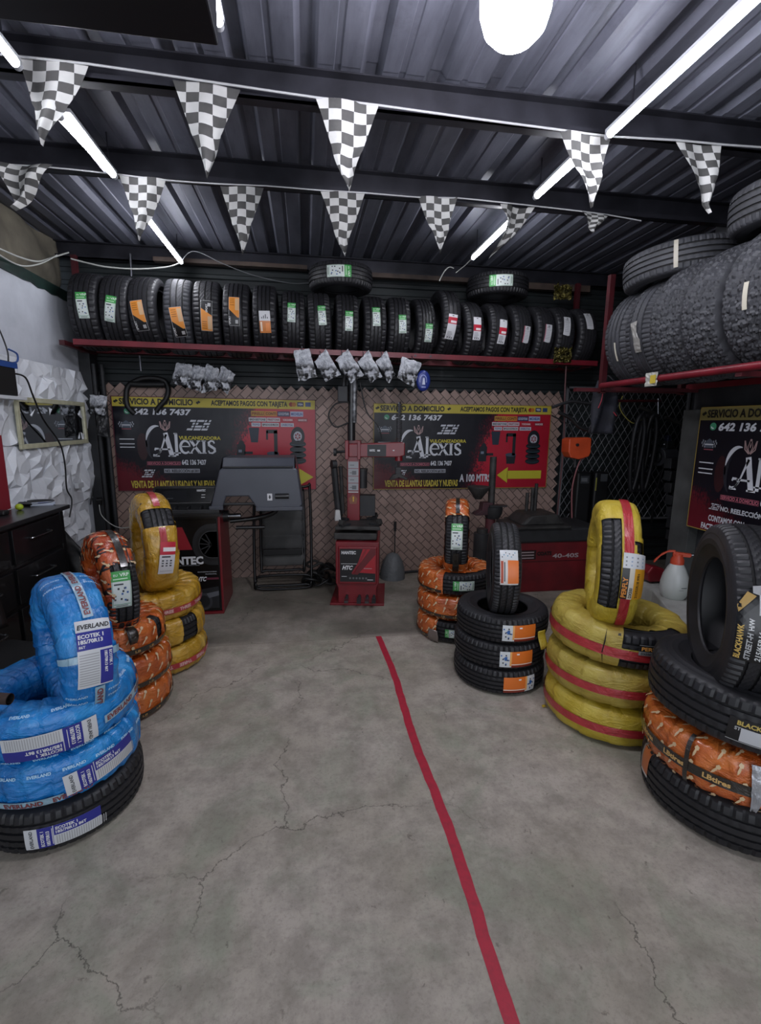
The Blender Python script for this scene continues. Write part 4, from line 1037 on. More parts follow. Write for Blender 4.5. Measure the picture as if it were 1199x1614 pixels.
# ================================================================== PENNANTS
t = NT('checkered_cloth', rough=.75)
ck = t.n('TexChecker', Vector=t.tc.outputs['UV'], Scale=1., Color1=lin('#c4c4c2'), Color2=lin('#2b2b2c'))
nz = t.n('TexNoise', Vector=t.tc.outputs['Object'], Scale=14., Detail=5.).outputs['Fac']
c = t.mix(t.math('MULTIPLY', nz, .5), ck.outputs['Color'], lin('#6d6c69'))
t.p.inputs['Transmission Weight'].default_value = 0
CHK = t.out(c, nz, .3, .004)
PEN = [  # row plane, left-top, right-top, tip (picture columns), label, twist
 (2.44, (27, 89), (140, 99), (68, 230), 0, 'large checkered pennant at the left end of the front row'),
 (2.44, (270, 121), (378, 137), (326, 278), 0, 'large checkered pennant second from the left in the front row'),
 (2.44, (497, 154), (597, 166), (548, 303), 0, 'large checkered pennant in the middle of the front row'),
 (2.44, (882, 205), (962, 215), (932, 328), 0, 'large checkered pennant in the front row beside the right tube lights'),
 (2.44, (1066, 222), (1138, 228), (1113, 338), 0, 'rumpled checkered pennant at the right end of the front row, tip folded'),
 (3.27, (0, 259), (87, 264), (22, 330), 1, 'checkered pennant at the left end of the back row, folded sideways'),
 (3.27, (188, 276), (262, 283), (221, 380), 0, 'small checkered pennant of the back row between the two left tube lights'),
 (3.27, (346, 291), (415, 294), (382, 400), 0, 'small checkered pennant of the back row, third from the left'),
 (3.27, (505, 301), (575, 304), (542, 404), 0, 'small checkered pennant of the back row just below the middle front one'),
 (3.27, (658, 310), (720, 312), (694, 400), 0, 'small checkered pennant of the back row, right of the middle'),
 (3.27, (790, 319), (845, 324), (775, 402), 2, 'twisted checkered pennant crossing the right tube light'),
 (3.27, (915, 333), (958, 339), (935, 366), 0, 'tiny folded checkered pennant at the right end of the back row')]
for k, (Y, a, b, c_, tw, lab) in enumerate(PEN):
    A_, B_, C_ = AY(*a, Y), AY(*b, Y), AY(*c_, Y); nr, nc = 20, 10; vs_ = []; uv = []
    Hh = (A_+B_)/2-C_
    for i in range(nr+1):
        v = i/nr
        for j in range(nc+1):
            u = j/nc; top_ = A_.lerp(B_, u); p = top_.lerp(C_, v)
            bulge = 1
            if v > .5 and tw == 0: p.x += .006*math.sin(v*9+k)*(1 if k % 2 else -1)
            p.y += (.035*math.sin(u*7+k+v*2)*(1-v*.6)*(.35+v)+.02*math.sin(v*6+k*2))*(.6 if tw == 0 else 1.6)
            if tw == 2: p.y += .09*(u-.5)*math.sin(v*4); p.x += .03*math.sin(v*3)
            if k == 4 and v > .85: p.y -= (v-.85)*.2; p.x += (v-.85)*.05
            vs_.append(p); uv.append(((.5+(u-.5)*(1-v))*5+.002+(k % 2), -v*8.6+.003))
    fs = [(i*(nc+1)+j, (i+1)*(nc+1)+j, (i+1)*(nc+1)+j+1, i*(nc+1)+j+1) for i in range(nr) for j in range(nc)]
    m = MB(); m.add(vs_, fs, CHK); o = m.build('checkered_pennant', None, ((A_+B_)/2), smooth=60, fix=False)
    ul = o.data.uv_layers.new(name='UVMap')
    for lp in o.data.loops: ul.data[lp.index].uv = uv[lp.vertex_index]
    tag(o, lab, 'pennant', 'checkered pennants in the '+('front row' if Y < 3 else 'back row'))
STR = mat('#b3b4b6', .5)
for Y, pts, nm in ((2.437, [(-60, 78), (30, 89), (140, 101), (270, 120), (378, 136), (500, 154), (597, 166), (740, 186), (885, 205), (962, 215), (1066, 221), (1140, 228), (1260, 236)], 'front'), (3.265, [(-60, 256), (60, 262), (187, 275), (262, 284), (346, 290), (420, 293), (505, 300), (575, 304), (660, 311), (720, 312), (790, 319), (845, 325), (915, 333), (960, 339), (1010, 348)], 'back')):
    P = [AY(x, y, Y) for x, y in pts]; c = P[len(P)//2]; m = MB(); m.tube(P, .005 if nm == 'front' else .004, STR, 6, 2); 
    tag(m.build('pennant_string', None, c, smooth=60), 'pale string carrying the '+nm+' row of checkered pennants under its beam', 'string')

# ================================================================== BANNERS
def banner_mat(W, H):
    t = NT('printed_vinyl', rough=.33, spec=.4)
    s_ = t.n('SeparateXYZ', Vector=t.tc.outputs['Object']); x = t.math('DIVIDE', s_.outputs['X'], W/2); z = t.math('DIVIDE', s_.outputs['Z'], H/2)
    q = t.n('TexNoise', Vector=t.tc.outputs['Object'], Scale=5., Detail=5.).outputs['Fac']
    vr = t.n('TexVoronoi', Vector=t.n('Mapping', Vector=t.tc.outputs['Object'], Scale=(70., 1., 45.), Rotation=(0, .5, 0)).outputs[0], Scale=1.).outputs['Distance']
    e = t.math('ADD', t.math('SUBTRACT', x, t.math('MULTIPLY', z, .14)), t.math('MULTIPLY', t.math('SUBTRACT', q, .5), .25))
    rd = t.math('ADD', e, t.math('MULTIPLY', t.math('SUBTRACT', vr, .4), .16))
    c = t.ramp(rd, [(.14, lin('#0d0d17')), (.24, lin('#4a1220')), (.31, lin('#a81c30')), (.9, lin('#9c1a2c'))])
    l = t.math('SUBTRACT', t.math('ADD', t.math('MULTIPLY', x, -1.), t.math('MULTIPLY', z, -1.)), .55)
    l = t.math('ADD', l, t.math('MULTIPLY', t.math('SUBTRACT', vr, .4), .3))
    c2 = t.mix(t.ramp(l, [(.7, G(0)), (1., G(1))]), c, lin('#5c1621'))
    wv = t.n('TexNoise', Vector=t.n('Mapping', Vector=t.tc.outputs['Object'], Scale=(2.5, 1., 3.5)).outputs[0], Scale=1.2, Detail=3.).outputs['Fac']
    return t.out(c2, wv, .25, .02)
def serif_name(d, x, y, h, w, m, l=3):
    """the shop's name: tall swash A, tall l, then small capitals"""
    X = lambda u: x+u*w
    def S_(p, ww): d.stroke([(X(a), y+b*h) for a, b in p], ww, m, l)
    k = w*.028
    S_([(.06, .02), (.12, .2), (.22, .93)], [k*.8, k*.7, k*1.2]); S_([(.21, 1.0), (.30, .0)], k*2.6)
    S_([(.0, .05), (.03, .03), (.08, .08), (.12, .22), (.09, .32), (.04, .32), (.03, .25)], [k*1.4, k, k*.8, k*.7, k, k*1.3, k*.8]); S_([(.09, .30), (.27, .30)], k*.9)
    S_([(.24, .01), (.36, .01)], k*.8); S_([(.0, .005), (.1, .005)], k*.6)
    S_([(.375, .03), (.375, .98)], k*1.7); S_([(.34, .97), (.39, .97)], k*.7); S_([(.33, .14), (.44, .14)], k*.7)
    cx, cy, r = .515, .40, .30                                                  # e
    S_([(cx+.075*math.cos(math.radians(a)), cy+.26*math.sin(math.radians(a))) for a in range(0, 330, 15)], [k*(.7+.8*abs(math.sin(math.radians(a/2)))) for a in range(0, 330, 15)])
    S_([(cx-.07, cy+.02), (cx+.078, cy+.02)], k*.6)
    S_([(.61, .66), (.745, .14)], k*1.6); S_([(.60, .14), (.735, .66)], k*.8)       # x
    for q in ((.585, .66), (.70, .66), (.57, .14), (.715, .14)): S_([(q[0], q[1]), (q[0]+.06, q[1])], k*.6)
    S_([(.815, .14), (.815, .66)], k*1.6); S_([(.78, .66), (.85, .66)], k*.6); S_([(.78, .14), (.85, .14)], k*.6)
    S_([(.985, .56), (.97, .65), (.93, .67), (.895, .60), (.90, .48), (.94, .41), (.985, .33), (.99, .22), (.95, .14), (.90, .15), (.885, .25)], [k*.8, k, k, k*1.4, k*1.6, k*1.6, k*1.6, k*1.4, k, k*.9, k*.7])
def checker_word(d, x, y, w, h, l=3):
    """slanted racing logo made of broken strokes"""
    m = ink('#b9bcc4'); sh = .45*h
    for s_, (a, b) in enumerate(((.02, .28), (.34, .66), (.70, .98))):
        for j in range(4):
            y0, y1 = y+h*(j*.25+.03), y+h*(j*.25+.2); xo0, xo1 = sh*(j*.25), sh*(j*.25+.2)
            x0, x1 = x+w*a, x+w*b
            if s_ == 1 and j == 2: d.poly([(x0+xo0, y0), (x0+w*.1+xo0, y0), (x0+w*.1+xo1, y1), (x0+xo1, y1)], m, l)
            elif s_ == 0 and j in (1, 2): d.poly([(x1-w*.1+xo0, y0), (x1+xo0, y0), (x1+xo1, y1), (x1-w*.1+xo1, y1)], m, l)
            elif s_ == 2 and j in (1, 3): d.poly([(x0+xo0, y0), (x0+w*.09+xo0, y0), (x0+w*.09+xo1, y1), (x0+xo1, y1)], m, l); d.poly([(x1-w*.09+xo0, y0), (x1+xo0, y0), (x1+xo1, y1), (x1-w*.09+xo1, y1)], m, l)
            else: d.poly([(x0+xo0, y0), (x1+xo0, y0), (x1+xo1, y1), (x0+xo1, y1)], m, l)
def crown(d, cx, cy, w, h, l=3):
    m = ink('#a88d8c')
    for s_ in (-1, 1):
        d.stroke([(cx+s_*w*.05, cy-h*.45), (cx+s_*w*.38, cy-h*.2), (cx+s_*w*.45, cy+h*.3)], w*.07, m, l)
        d.stroke([(cx+s_*w*.10, cy-h*.38), (cx+s_*w*.28, cy-h*.1), (cx+s_*w*.42, cy+h*.30)], w*.06, m, l)
        d.stroke([(cx+s_*w*.02, cy-h*.42), (cx+s_*w*.18, cy-h*.05), (cx+s_*w*.10, cy+h*.28), (cx, cy-h*.1)], w*.06, m, l)
    d.poly(arc(cx, cy+h*.34, w*.08, h*.07, 0, 360, 10)[:-1], m, l)
def badge(d, cx, cy, w, h, l=3):
    m = ink('#8d929c')
    d.poly([(cx-w*.25, cy-h*.3), (cx+w*.25, cy-h*.3), (cx+w*.2, cy+h*.25), (cx, cy+h*.45), (cx-w*.2, cy+h*.25)], ink('#4c5460'), l)
    for s_ in (-1, 1):
        for j in range(4):
            for q in range(3):
                if (j+q) % 2: continue
                x0 = cx+s_*w*(.24+j*.065); y0 = cy-h*.3+q*h*.2+j*h*.03; d.rect(min(x0, x0+s_*w*.06), y0, max(x0, x0+s_*w*.06), y0+h*.18, m, l)
    d.rect(cx-w*.28, cy-h*.08, cx+w*.28, cy+h*.02, ink('#c3c6cc'), l+1); d.rect(cx-w*.3, cy-h*.48, cx+w*.3, cy-h*.40, ink('#8d4a55'), l+1)
def make_banner(name_label, loc, rz, W, H, variant, yellow='#b3a43a', dim='#c3c6cd'):
    T = thing('banner', name_label, 'banner', loc, (0, 0, rz), 'printed shop banners')
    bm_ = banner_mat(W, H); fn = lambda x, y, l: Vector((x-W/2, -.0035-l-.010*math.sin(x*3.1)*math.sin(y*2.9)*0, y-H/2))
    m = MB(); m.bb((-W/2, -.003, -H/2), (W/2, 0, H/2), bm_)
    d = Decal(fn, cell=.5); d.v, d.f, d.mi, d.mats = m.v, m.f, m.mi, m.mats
    X = lambda f: f*W; Y = lambda f: f*H; D = ink(dim); YL = ink(yellow)
    def box(a, b, c_, e, m_, l=2): d.rect(X(a), Y(b), X(c_), Y(e), m_, l)
    box(0, .895, 1, 1, YL, 1); K = ink('#141414')
    d.text('SERVICIO A DOMICILIO', X(.036), Y(.918), Y(.058), K, 3, w=X(.35), bold=.035)
    for xx in (.012, .402): d.stroke([(X(xx), Y(.95)), (X(xx+.01), Y(.935))], Y(.02), K, 3); d.stroke([(X(xx+.008), Y(.96)), (X(xx+.018), Y(.945))], Y(.02), K, 3)
    d.text('ACEPTAMOS PAGOS CON TARJETA', X(.473), Y(.922), Y(.050), K, 3, w=X(.382), bold=.035)
    d.poly(arc(X(.874), Y(.946), Y(.024), Y(.024), 0, 360, 14)[:-1], ink('#8c2a24'), 3); d.poly(arc(X(.888), Y(.946), Y(.024), Y(.024), 0, 360, 14)[:-1], ink('#b06a22'), 4)
    box(.905, .925, .938, .972, ink('#2a2d55'), 3); box(.947, .925, .975, .972, ink('#2c3f6a'), 3); d.text('VISA', X(.909), Y(.94), Y(.02), D, 4, w=X(.025), bold=.03)
    d.poly(arc(X(.071), Y(.845), Y(.031), Y(.031), 0, 360, 16)[:-1], ink('#3d8a66'), 3); d.text('642 136 7437', X(.095), Y(.815), Y(.056), D, 3, w=X(.275), shear=.18, bold=.035)
    d.stroke(arc(X(.071), Y(.845), Y(.015), Y(.015), 180, 300, 6), Y(.010), D, 4)
    crown(d, X(.245), Y(.705), X(.055), Y(.13)); badge(d, X(.062), Y(.705), X(.075), Y(.10)); checker_word(d, X(.345), Y(.65), X(.105), Y(.12))
    for q in (.55, .50, .465): box(.025, q, .095, q+.009, D, 3)
    # dark red tyre outline and white swoosh
    RT_ = ink('#2a0c12'); GR_ = ink('#1d1f28')
    d.poly(arc(X(.132), Y(.475), X(.026), Y(.145), 0, 360, 24)[:-1], RT_, 2)
    for j in range(6): d.stroke(arc(X(.132), Y(.475), X(.02), Y(.13-.02*(j % 2)), 60*j, 60*j+28, 4), X(.006), ink('#230c11'), 3)
    d.stroke(arc(X(.205), Y(.50), X(.05), Y(.19), 95, 235, 16), [X(.004+.016*math.sin(PI*i/16)) for i in range(17)], GR_, 3)
    d.stroke(arc(X(.205), Y(.51), X(.055), Y(.185), 80, 168, 12), [X(.003+.013*math.sin(PI*i/12)) for i in range(13)], D, 4)
    serif_name(d, X(.180), Y(.375), Y(.25), X(.305), D)
    d.text('VULCANIZADORA', X(.308), Y(.555), Y(.035), ink('#b3a733'), 3, w=X(.205), bold=.035)
    d.text('SERVICIO A DOMICILIO', X(.150), Y(.285), Y(.026), ink('#a35a68'), 3, w=X(.158), bold=.03); d.frame(X(.147), Y(.278), X(.311), Y(.318), Y(.004), ink('#8a4a58'), 3)
    d.text('642 136 7437', X(.316), Y(.285), Y(.05), D, 3, w=X(.12), bold=.03)
    if variant == 3:
        checker_word(d, X(.10), Y(.185), X(.045), Y(.055)); d.text('NO. REELECCIÓN #1301', X(.155), Y(.19), Y(.035), D, 3, w=X(.24), bold=.03)
        d.text('CONTAMOS CON', X(.105), Y(.095), Y(.045), D, 3, w=X(.16), bold=.03); d.text('FACTURA ELECTRONICA', X(.075), Y(.02), Y(.045), D, 3, w=X(.24), bold=.03)
        d.text('CREDITO', X(.38), Y(.03), Y(.08), ink('#b3a733'), 3, bold=.035)
    else:
        d.rect(X(.227), Y(.195), X(.402), Y(.24), ink('#8d9098'), 2); d.text('NO. REELECCIÓN #1301', X(.232), Y(.202), Y(.028), ink('#17181d'), 3, w=X(.165), bold=.03)
        checker_word(d, X(.115), Y(.145), X(.052), Y(.09)); YV = ink('#b9a83f')
        d.text('VENTA DE LLANTAS USADAS Y NUEVAS', X(.064), Y(.035), Y(.072), YV, 3, w=X(.41), bold=.03)
    # brand strips
    rows = [(.815, .055, [(.67, .737, '#a8842c', 'PIRELLI', '#6a1c1c'), (.739, .80, '#b3772c', 'CONTI', '#3a2a14'), (.803, .866, '#23284c', 'GOODYEAR', '#a9acb8'), (.869, .935, '#9fa6bd', 'MICHELIN', '#2c3c78')]),
            (.757, .042, [(.657, .745, '#b7b9be', 'BRIDGESTONE', '#26262a'), (.748, .815, '#b7b9be', 'FIRESTONE', '#7c2330'), (.825, .885, '#9c2232', 'YOKOHAMA', '#c8b8ba'), (.905, .958, '#7c1a28', 'HANKOOK', '#c8b8ba')]),
            (.702, .042, [(.67, .716, '#b7b9be', 'TOYO', '#2c3c78'), (.722, .81, '#b7b9be', 'BFGOODRICH', '#1f2024'), (.818, .886, '#aeb0b8', 'UNIROYAL', '#4c4f7a')])]
    for yb, hh, its in rows:
        for a, b, c1, tx, c2 in its: box(a, yb, b, yb+hh, ink(c1), 2); d.text(tx, X(a+.004), Y(yb+hh*.25), Y(hh*.5), ink(c2), 3, w=X(b-a-.008), bold=.03)
    # pictured machines and tyre pile
    MK = ink('#10141d'); MB_ = ink('#1c2736')
    d.poly([(X(.655), Y(.69)), (X(.708), Y(.69)), (X(.700), Y(.53)), (X(.665), Y(.53))], MB_, 2)
    d.poly([(X(.585), Y(.33)), (X(.632), Y(.33)), (X(.636), Y(.50)), (X(.615), Y(.56)), (X(.595), Y(.50))], MK, 3); box(.630, .40, .672, .43, MK, 3); box(.60, .42, .617, .45, ink('#6d7888'), 4)
    box(.745, .63, .80, .67, MK, 3); box(.782, .40, .80, .66, MK, 3); box(.742, .56, .752, .66, MK, 3); d.poly(arc(X(.775), Y(.41), X(.032), Y(.022), 0, 360, 14)[:-1], ink('#3c4654'), 3); d.poly([(X(.752), Y(.30)), (X(.80), Y(.30)), (X(.805), Y(.40)), (X(.747), Y(.40))], MK, 2)
    d.poly(arc(X(.905), Y(.60), X(.036), Y(.105), 0, 360, 24)[:-1], MK, 2); d.poly(arc(X(.905), Y(.60), X(.022), Y(.055), 0, 360, 20)[:-1], ink('#9d9fa8'), 3); d.poly(arc(X(.905), Y(.60), X(.015), Y(.036), 0, 360, 20)[:-1], ink('#7a1f2c'), 4)
    for j in range(6): aa = PI/3*j; d.stroke([(X(.905), Y(.60)), (X(.905)+X(.017)*math.cos(aa), Y(.60)+Y(.043)*math.sin(aa))], X(.003), ink('#b9bbc2'), 5)
    for j in range(4): d.poly(arc(X(.905), Y(.33+j*.062), X(.043), Y(.038), 0, 360, 20)[:-1], MK, 3); d.stroke([(X(.87), Y(.325+j*.062)), (X(.905), Y(.315+j*.062)), (X(.94), Y(.325+j*.062))], Y(.006), ink('#26424a'), 4)
    YA = ink('#b5ad2c')
    if variant == 1: d.poly([(X(.91), Y(.05)), (X(.985), Y(.145)), (X(.91), Y(.24))], YA, 3); box(.70, .10, .912, .19, YA, 3)
    if variant == 2:
        d.poly([(X(.70), Y(.162)), (X(.762), Y(.26)), (X(.762), Y(.065))], YA, 3); box(.76, .115, .963, .215, YA, 3)
        d.text('A 100 MTRS', X(.483), Y(.088), Y(.085), D, 3, w=X(.182), bold=.03)
    d.frame(0, 0, W, H, .007, ink('#5a2430' if variant == 1 else '#8f7a3a'), 2)
    d.build('printed_sheet', T, fix=False)
    m = MB()
    for i in range(4):
        for s_ in (0, 1): m.cyl((-W/2+.02+(W-.04)*i/3, -.006, (-H/2+.018) if s_ else H/2-.018), (-W/2+.02+(W-.04)*i/3, -.004, (-H/2+.018) if s_ else H/2-.018), .008, STEEL, 12)
    return T
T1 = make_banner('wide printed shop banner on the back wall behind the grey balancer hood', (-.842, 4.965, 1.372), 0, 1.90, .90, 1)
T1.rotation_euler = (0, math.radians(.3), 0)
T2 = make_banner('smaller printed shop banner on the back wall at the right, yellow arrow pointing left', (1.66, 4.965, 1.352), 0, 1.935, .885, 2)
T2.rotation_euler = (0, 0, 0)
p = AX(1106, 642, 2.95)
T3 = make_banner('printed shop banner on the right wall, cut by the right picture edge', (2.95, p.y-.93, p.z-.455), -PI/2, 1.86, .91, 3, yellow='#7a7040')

# ================================================================== MIRROR, SMALL WALL THINGS
T = thing('wall_mirror', 'cream framed rectangular mirror on the white faceted left wall', 'mirror', (WXL+.06, 4.23, 1.58)); off = tuple(T.location)
FR = mat('#b9b79c', .45, noise_=(20, '#8e8c74', .5)); y0, y1, z0, z1 = 3.70, 4.76, 1.395, 1.755; q = .034
m = MB(); xw = WXL+.045
for a, b in (((y0, z0), (y1, z0+q)), ((y0, z1-q), (y1, z1)), ((y0, z0+q), (y0+q, z1-q)), ((y1-q, z0+q), (y1, z1-q))): m.bb((xw, a[0], a[1]), (xw+.02, b[0], b[1]), FR)
m.build('frame', T, off, bevel=.003)
m = MB(); m.bb((xw, y0+q, z0+q), (xw+.006, y1-q, z1-q), mat('#c9ccd0', .03, 1.)); m.build('glass', T, off)
BL = mat('#0d0d0f', .5); BLG = mat('#0c0c0e', .25, coat=.3); BLUEP = mat('#22407c', .4); WH = mat('#b9bcc0', .5)
T = thing('power_adapter', 'black box with a blue band on a white ledge at the left picture edge', 'adapter', (WXL+.06, 3.56, 1.75)); off = tuple(T.location)
m = MB(); m.bb((WXL+.03, 3.42, 1.752), (WXL+.12, 3.63, 1.97), BL); m.build('body', T, off, bevel=.006)
m = MB(); m.bb((WXL+.026, 3.42, 1.93), (WXL+.125, 3.65, 1.965), BLUEP); m.tube([(WXL+.1, 3.6, 1.96), (WXL+.11, 3.68, 1.98), (WXL+.11, 3.69, 2.03), (WXL+.1, 3.62, 2.05)], .006, BLUEP); m.build('blue_band', T, off, smooth=40)
m = MB(); m.bb((WXL+.002, 3.2, 1.728), (WXL+.14, 3.69, 1.75), WH); tag(m.build('wall_ledge', None, (WXL+.07, 3.45, 1.74), bevel=.002), 'white wall ledge carrying the black box at the left picture edge', 'ledge')
def cable(label, pts, r, m_, nm='cable', cat='cable'):
    c = Vector(pts[len(pts)//2]); m = MB(); m.tube(pts, r, m_, 8, 8); o = m.build(nm, None, c, smooth=60); tag(o, label, cat); return o
CB = mat('#101012', .45); CW = mat('#a9aba6', .5)
cable('black cable running down the faceted wall in front of the mirror to the counter', [(WXL+.10, 3.64, 1.9), (WXL+.12, 3.74, 1.88), (WXL+.11, 3.83, 1.76), (WXL+.11, 3.93, 1.6), (WXL+.10, 4.15, 1.42), (WXL+.09, 4.22, 1.25), (WXL+.07, 4.25, 1.05), (WXL+.09, 4.27, .95), (WXL+.09, 4.20, .82)], .006, CB)
cable('thin black cable rising above the black box on the ledge', [(WXL+.10, 3.60, 1.97), (WXL+.09, 3.62, 2.05), (WXL+.07, 3.58, 2.2), (WXL+.03, 3.5, 2.4)], .005, CB)
P = [AX(x, y, -1.88) for x, y in ((-10, 388), (30, 405), (60, 412), (85, 405), (108, 398))]
cable('white cable sagging along the top of the left wall', P, .006, CW)
P = [AX(x, y, -1.86) for x, y in ((-10, 396), (30, 418), (62, 416), (90, 402))]
cable('second white cable sagging along the top of the left wall, just below the first', P, .005, CW)
P = [AY(x, y, 4.42) for x, y in ((112, 408), (140, 415), (170, 421), (215, 424), (262, 421), (285, 414))]
cable('white cable strung above the back tyre row to the left tube light', P, .006, CW)
P = [AY(x, y, 4.7) for x, y in ((286, 412), (298, 398), (315, 398), (350, 415), (400, 434), (455, 446), (490, 446))]
cable('grey cable dropping from the left tube light over the back tyre row', P, .004, mat('#5a5c5e', .5))
P = [AY(x, y, 4.45) for x, y in ((692, 443), (700, 428), (708, 421), (715, 423))]
cable('short white wire hook above the tall tyre of the back row', P, .005, CW)
P = [AY(x, y, 4.4) for x, y in ((744, 407), (733, 418), (718, 430))]
cable('white wire at the end of the right tube light', P, .004, CW)
P = [AX(x, y, WXL+.02) for x, y in ((143, 795), (150, 740), (153, 690), (150, 640), (148, 610))]
cable('thin dark cable along the back left wall corner', P, .006, CB)
p = AX(151, 790, WXL+.05)
m = MB(); m.box((p.x+.03, p.y, p.z), (.05, .05, .06), BL, rot=(.3, 0, .3)); tag(m.build('power_plug', None, tuple(p), bevel=.008), 'black power plug at the corner of the left wall', 'plug')
P = [Vector((p.x+.03, p.y-.01, p.z-.03))]+[AY(x, y, Y) for x, y, Y in ((160, 812, 4.7), (175, 826, 4.65), (190, 832, 4.6), (203, 831, 4.6))]
cable('thin white cable from the black plug to behind the gold tyre', P, .004, CW)
m = MB(); p = AX(125, 765, WXL+.05); m.box((WXL+.05, p.y, p.z), (.03, .11, .045), WH); tag(m.build('wall_socket', None, (WXL+.05, p.y, p.z), bevel=.004), 'small white socket box on the faceted left wall below the mirror', 'socket')
# silver bag at corner
# ================================================================== POUCHES
t = NT('pouch_plastic', rough=.28, spec=.6)
s_ = t.n('SeparateXYZ', Vector=t.tc.outputs['Object'])
n1 = t.n('TexNoise', Vector=t.tc.outputs['Object'], Scale=30., Detail=5., Distortion=1.).outputs['Fac']
n2 = t.n('TexNoise', Vector=t.tc.outputs['Object'], Scale=18., Detail=4.).outputs['Fac']
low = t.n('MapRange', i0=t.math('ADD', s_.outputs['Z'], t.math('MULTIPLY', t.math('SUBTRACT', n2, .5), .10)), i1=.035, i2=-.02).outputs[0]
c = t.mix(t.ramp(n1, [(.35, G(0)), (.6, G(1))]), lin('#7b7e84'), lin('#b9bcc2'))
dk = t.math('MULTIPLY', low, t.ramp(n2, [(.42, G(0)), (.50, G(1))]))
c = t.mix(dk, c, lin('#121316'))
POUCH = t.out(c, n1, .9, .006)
def pouch(label, pts, Y, seed, group='plastic pouches hung from the back shelf rail', mt=POUCH):
    """pts: picture corners top-left, top-right, bottom-right, bottom-left"""
    q = [AY(x, y, Y) for x, y in pts]; c = (q[0]+q[1]+q[2]+q[3])/4
    T = thing('plastic_pouch', label, 'pouch', c, group=group)
    def f(side):
        def g(u, v):
            p = (q[0].lerp(q[1], u)).lerp(q[3].lerp(q[2], u), v)-c
            e = math.sin(PI*u)**.6*math.sin(PI*min(v*1.05, 1))**.5*(.35+.65*v)
            n_ = noise.noise(Vector((u*5, v*5, seed)))
            return (p.x+.012*noise.noise(Vector((u*3, v*4, seed+9)))*1, p.y+side*(.028*e)+.018*n_*(.3+e)-(.02*v if side < 0 else 0), p.z+.012*noise.noise(Vector((u*4, v*3, seed+4))))
        return g
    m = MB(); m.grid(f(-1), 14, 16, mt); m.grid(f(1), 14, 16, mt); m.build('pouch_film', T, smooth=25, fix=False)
    m = MB(); tq = (q[0]+q[1])/2-c; m.tube([(tq.x, tq.y, tq.z-.01), (tq.x+.004, tq.y, tq.z+.02), (tq.x, tq.y+.015, tq.z+.035)], .003, STEEL, 6, 3); m.build('hook', T)
    return T
ords = ['first from the left', 'second from the left', 'third from the left above the changer post', 'fourth from the left', 'fifth from the left, narrow', 'last at the right, half turned']
for k, pts in enumerate([((463, 553), (487, 549), (500, 594), (470, 602)), ((495, 570), (513, 550), (537, 591), (513, 602)), ((528, 568), (548, 550), (573, 591), (552, 604)), ((563, 570), (581, 552), (602, 594), (583, 603)), ((592, 570), (609, 553), (622, 590), (612, 604)), ((634, 562), (664, 572), (652, 611), (625, 596))]):
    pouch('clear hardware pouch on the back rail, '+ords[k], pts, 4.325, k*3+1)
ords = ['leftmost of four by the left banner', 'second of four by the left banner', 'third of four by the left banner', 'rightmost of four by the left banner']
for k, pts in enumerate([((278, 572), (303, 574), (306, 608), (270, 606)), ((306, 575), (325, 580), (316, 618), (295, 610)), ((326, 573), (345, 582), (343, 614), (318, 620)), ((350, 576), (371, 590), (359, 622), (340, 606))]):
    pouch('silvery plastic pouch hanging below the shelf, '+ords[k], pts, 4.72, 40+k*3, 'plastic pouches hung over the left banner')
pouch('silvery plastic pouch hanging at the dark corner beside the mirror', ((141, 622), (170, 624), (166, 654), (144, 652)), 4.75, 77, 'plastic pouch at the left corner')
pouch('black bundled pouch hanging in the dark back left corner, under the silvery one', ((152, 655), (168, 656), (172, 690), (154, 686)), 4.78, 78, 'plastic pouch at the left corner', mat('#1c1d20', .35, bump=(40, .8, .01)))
p = AY(667, 600, 4.33)
T = thing('blue_pouch', 'round blue package with a white print hanging right of the clear pouches', 'pouch', p)
m = MB(); m.lathe([(0, -.012), (.05, -.014), (.066, -.004), (.068, .004), (.05, .014), (0, .012)], (0, 0, 0), mat('#1f2f78', .35, bump=(30, .5, .004)), 28, axis='y'); m.build('package', T, smooth=50)
T.scale = (.95, 1, 1.35)
d = Decal(lambda x, y, l: Vector((x, -.0155-l, y)), cell=.5); d.stroke(arc(-.005, 0, .032, .035, 200, -20, 14), .006, ink('#8a96c8'), 1); d.poly([(-.014, -.026), (.014, -.026), (.008, .012), (0, .02), (-.008, .012)], ink('#b7bcd0'), 2); d.rect(-.02, -.045, .02, -.038, ink('#8a96c8'), 1); d.build('print', T)

# ================================================================== MACHINES
REDM = mat('#77151f', .38, coat=.2, noise_=(6, '#5a1018', .6)); BKM = mat('#141416', .35, coat=.2); BK2 = mat('#1d1e20', .55, noise_=(10, '#2c2d30', .7))
GREYM = mat('#43464f', .42, noise_=(4, '#3a3d46', .7)); DST = mat('#3d3c3b', .6, .3, noise_=(14, '#1d1c1c', .8), bump=(30, .4, .003)); CHR = mat('#8d8f94', .25, 1.)
# ---- wheel balancer
T = thing('wheel_balancer', 'black and red wheel balancing machine with a large grey plastic hood', 'machine', (-.9, 4.25, 0)); off = (-.9, 4.25, 0)
x0, x1, yf, yb = -1.30, -.715, 4.03, 4.47
m = MB(); m.bb((x0, yf, .02), (x1-.005, yb, .84), BKM); m.build('cabinet', T, off, bevel=.006)
m = MB(); m.prism([(yf-.01, 0), (yb+.05, 0), (yb-.02, .86), (yf-.005, .86)], x1-.006, x1+.012, REDM, f=lambda a, z, y: (y, a, z)); m.build('side_panel', T, off, bevel=.003)
m = MB(); m.bb((x0-.03, yf-.02, 0), (x1+.01, yb+.02, .02), REDM); m.build('base_plate', T, off, bevel=.003)
d = Decal(lambda x, y, l: Vector((x, yf-.002-l, y)), cell=.6); d.rect(x0+.01, .03, x1-.015, .82, ink('#0d0d0f', .25), 0)
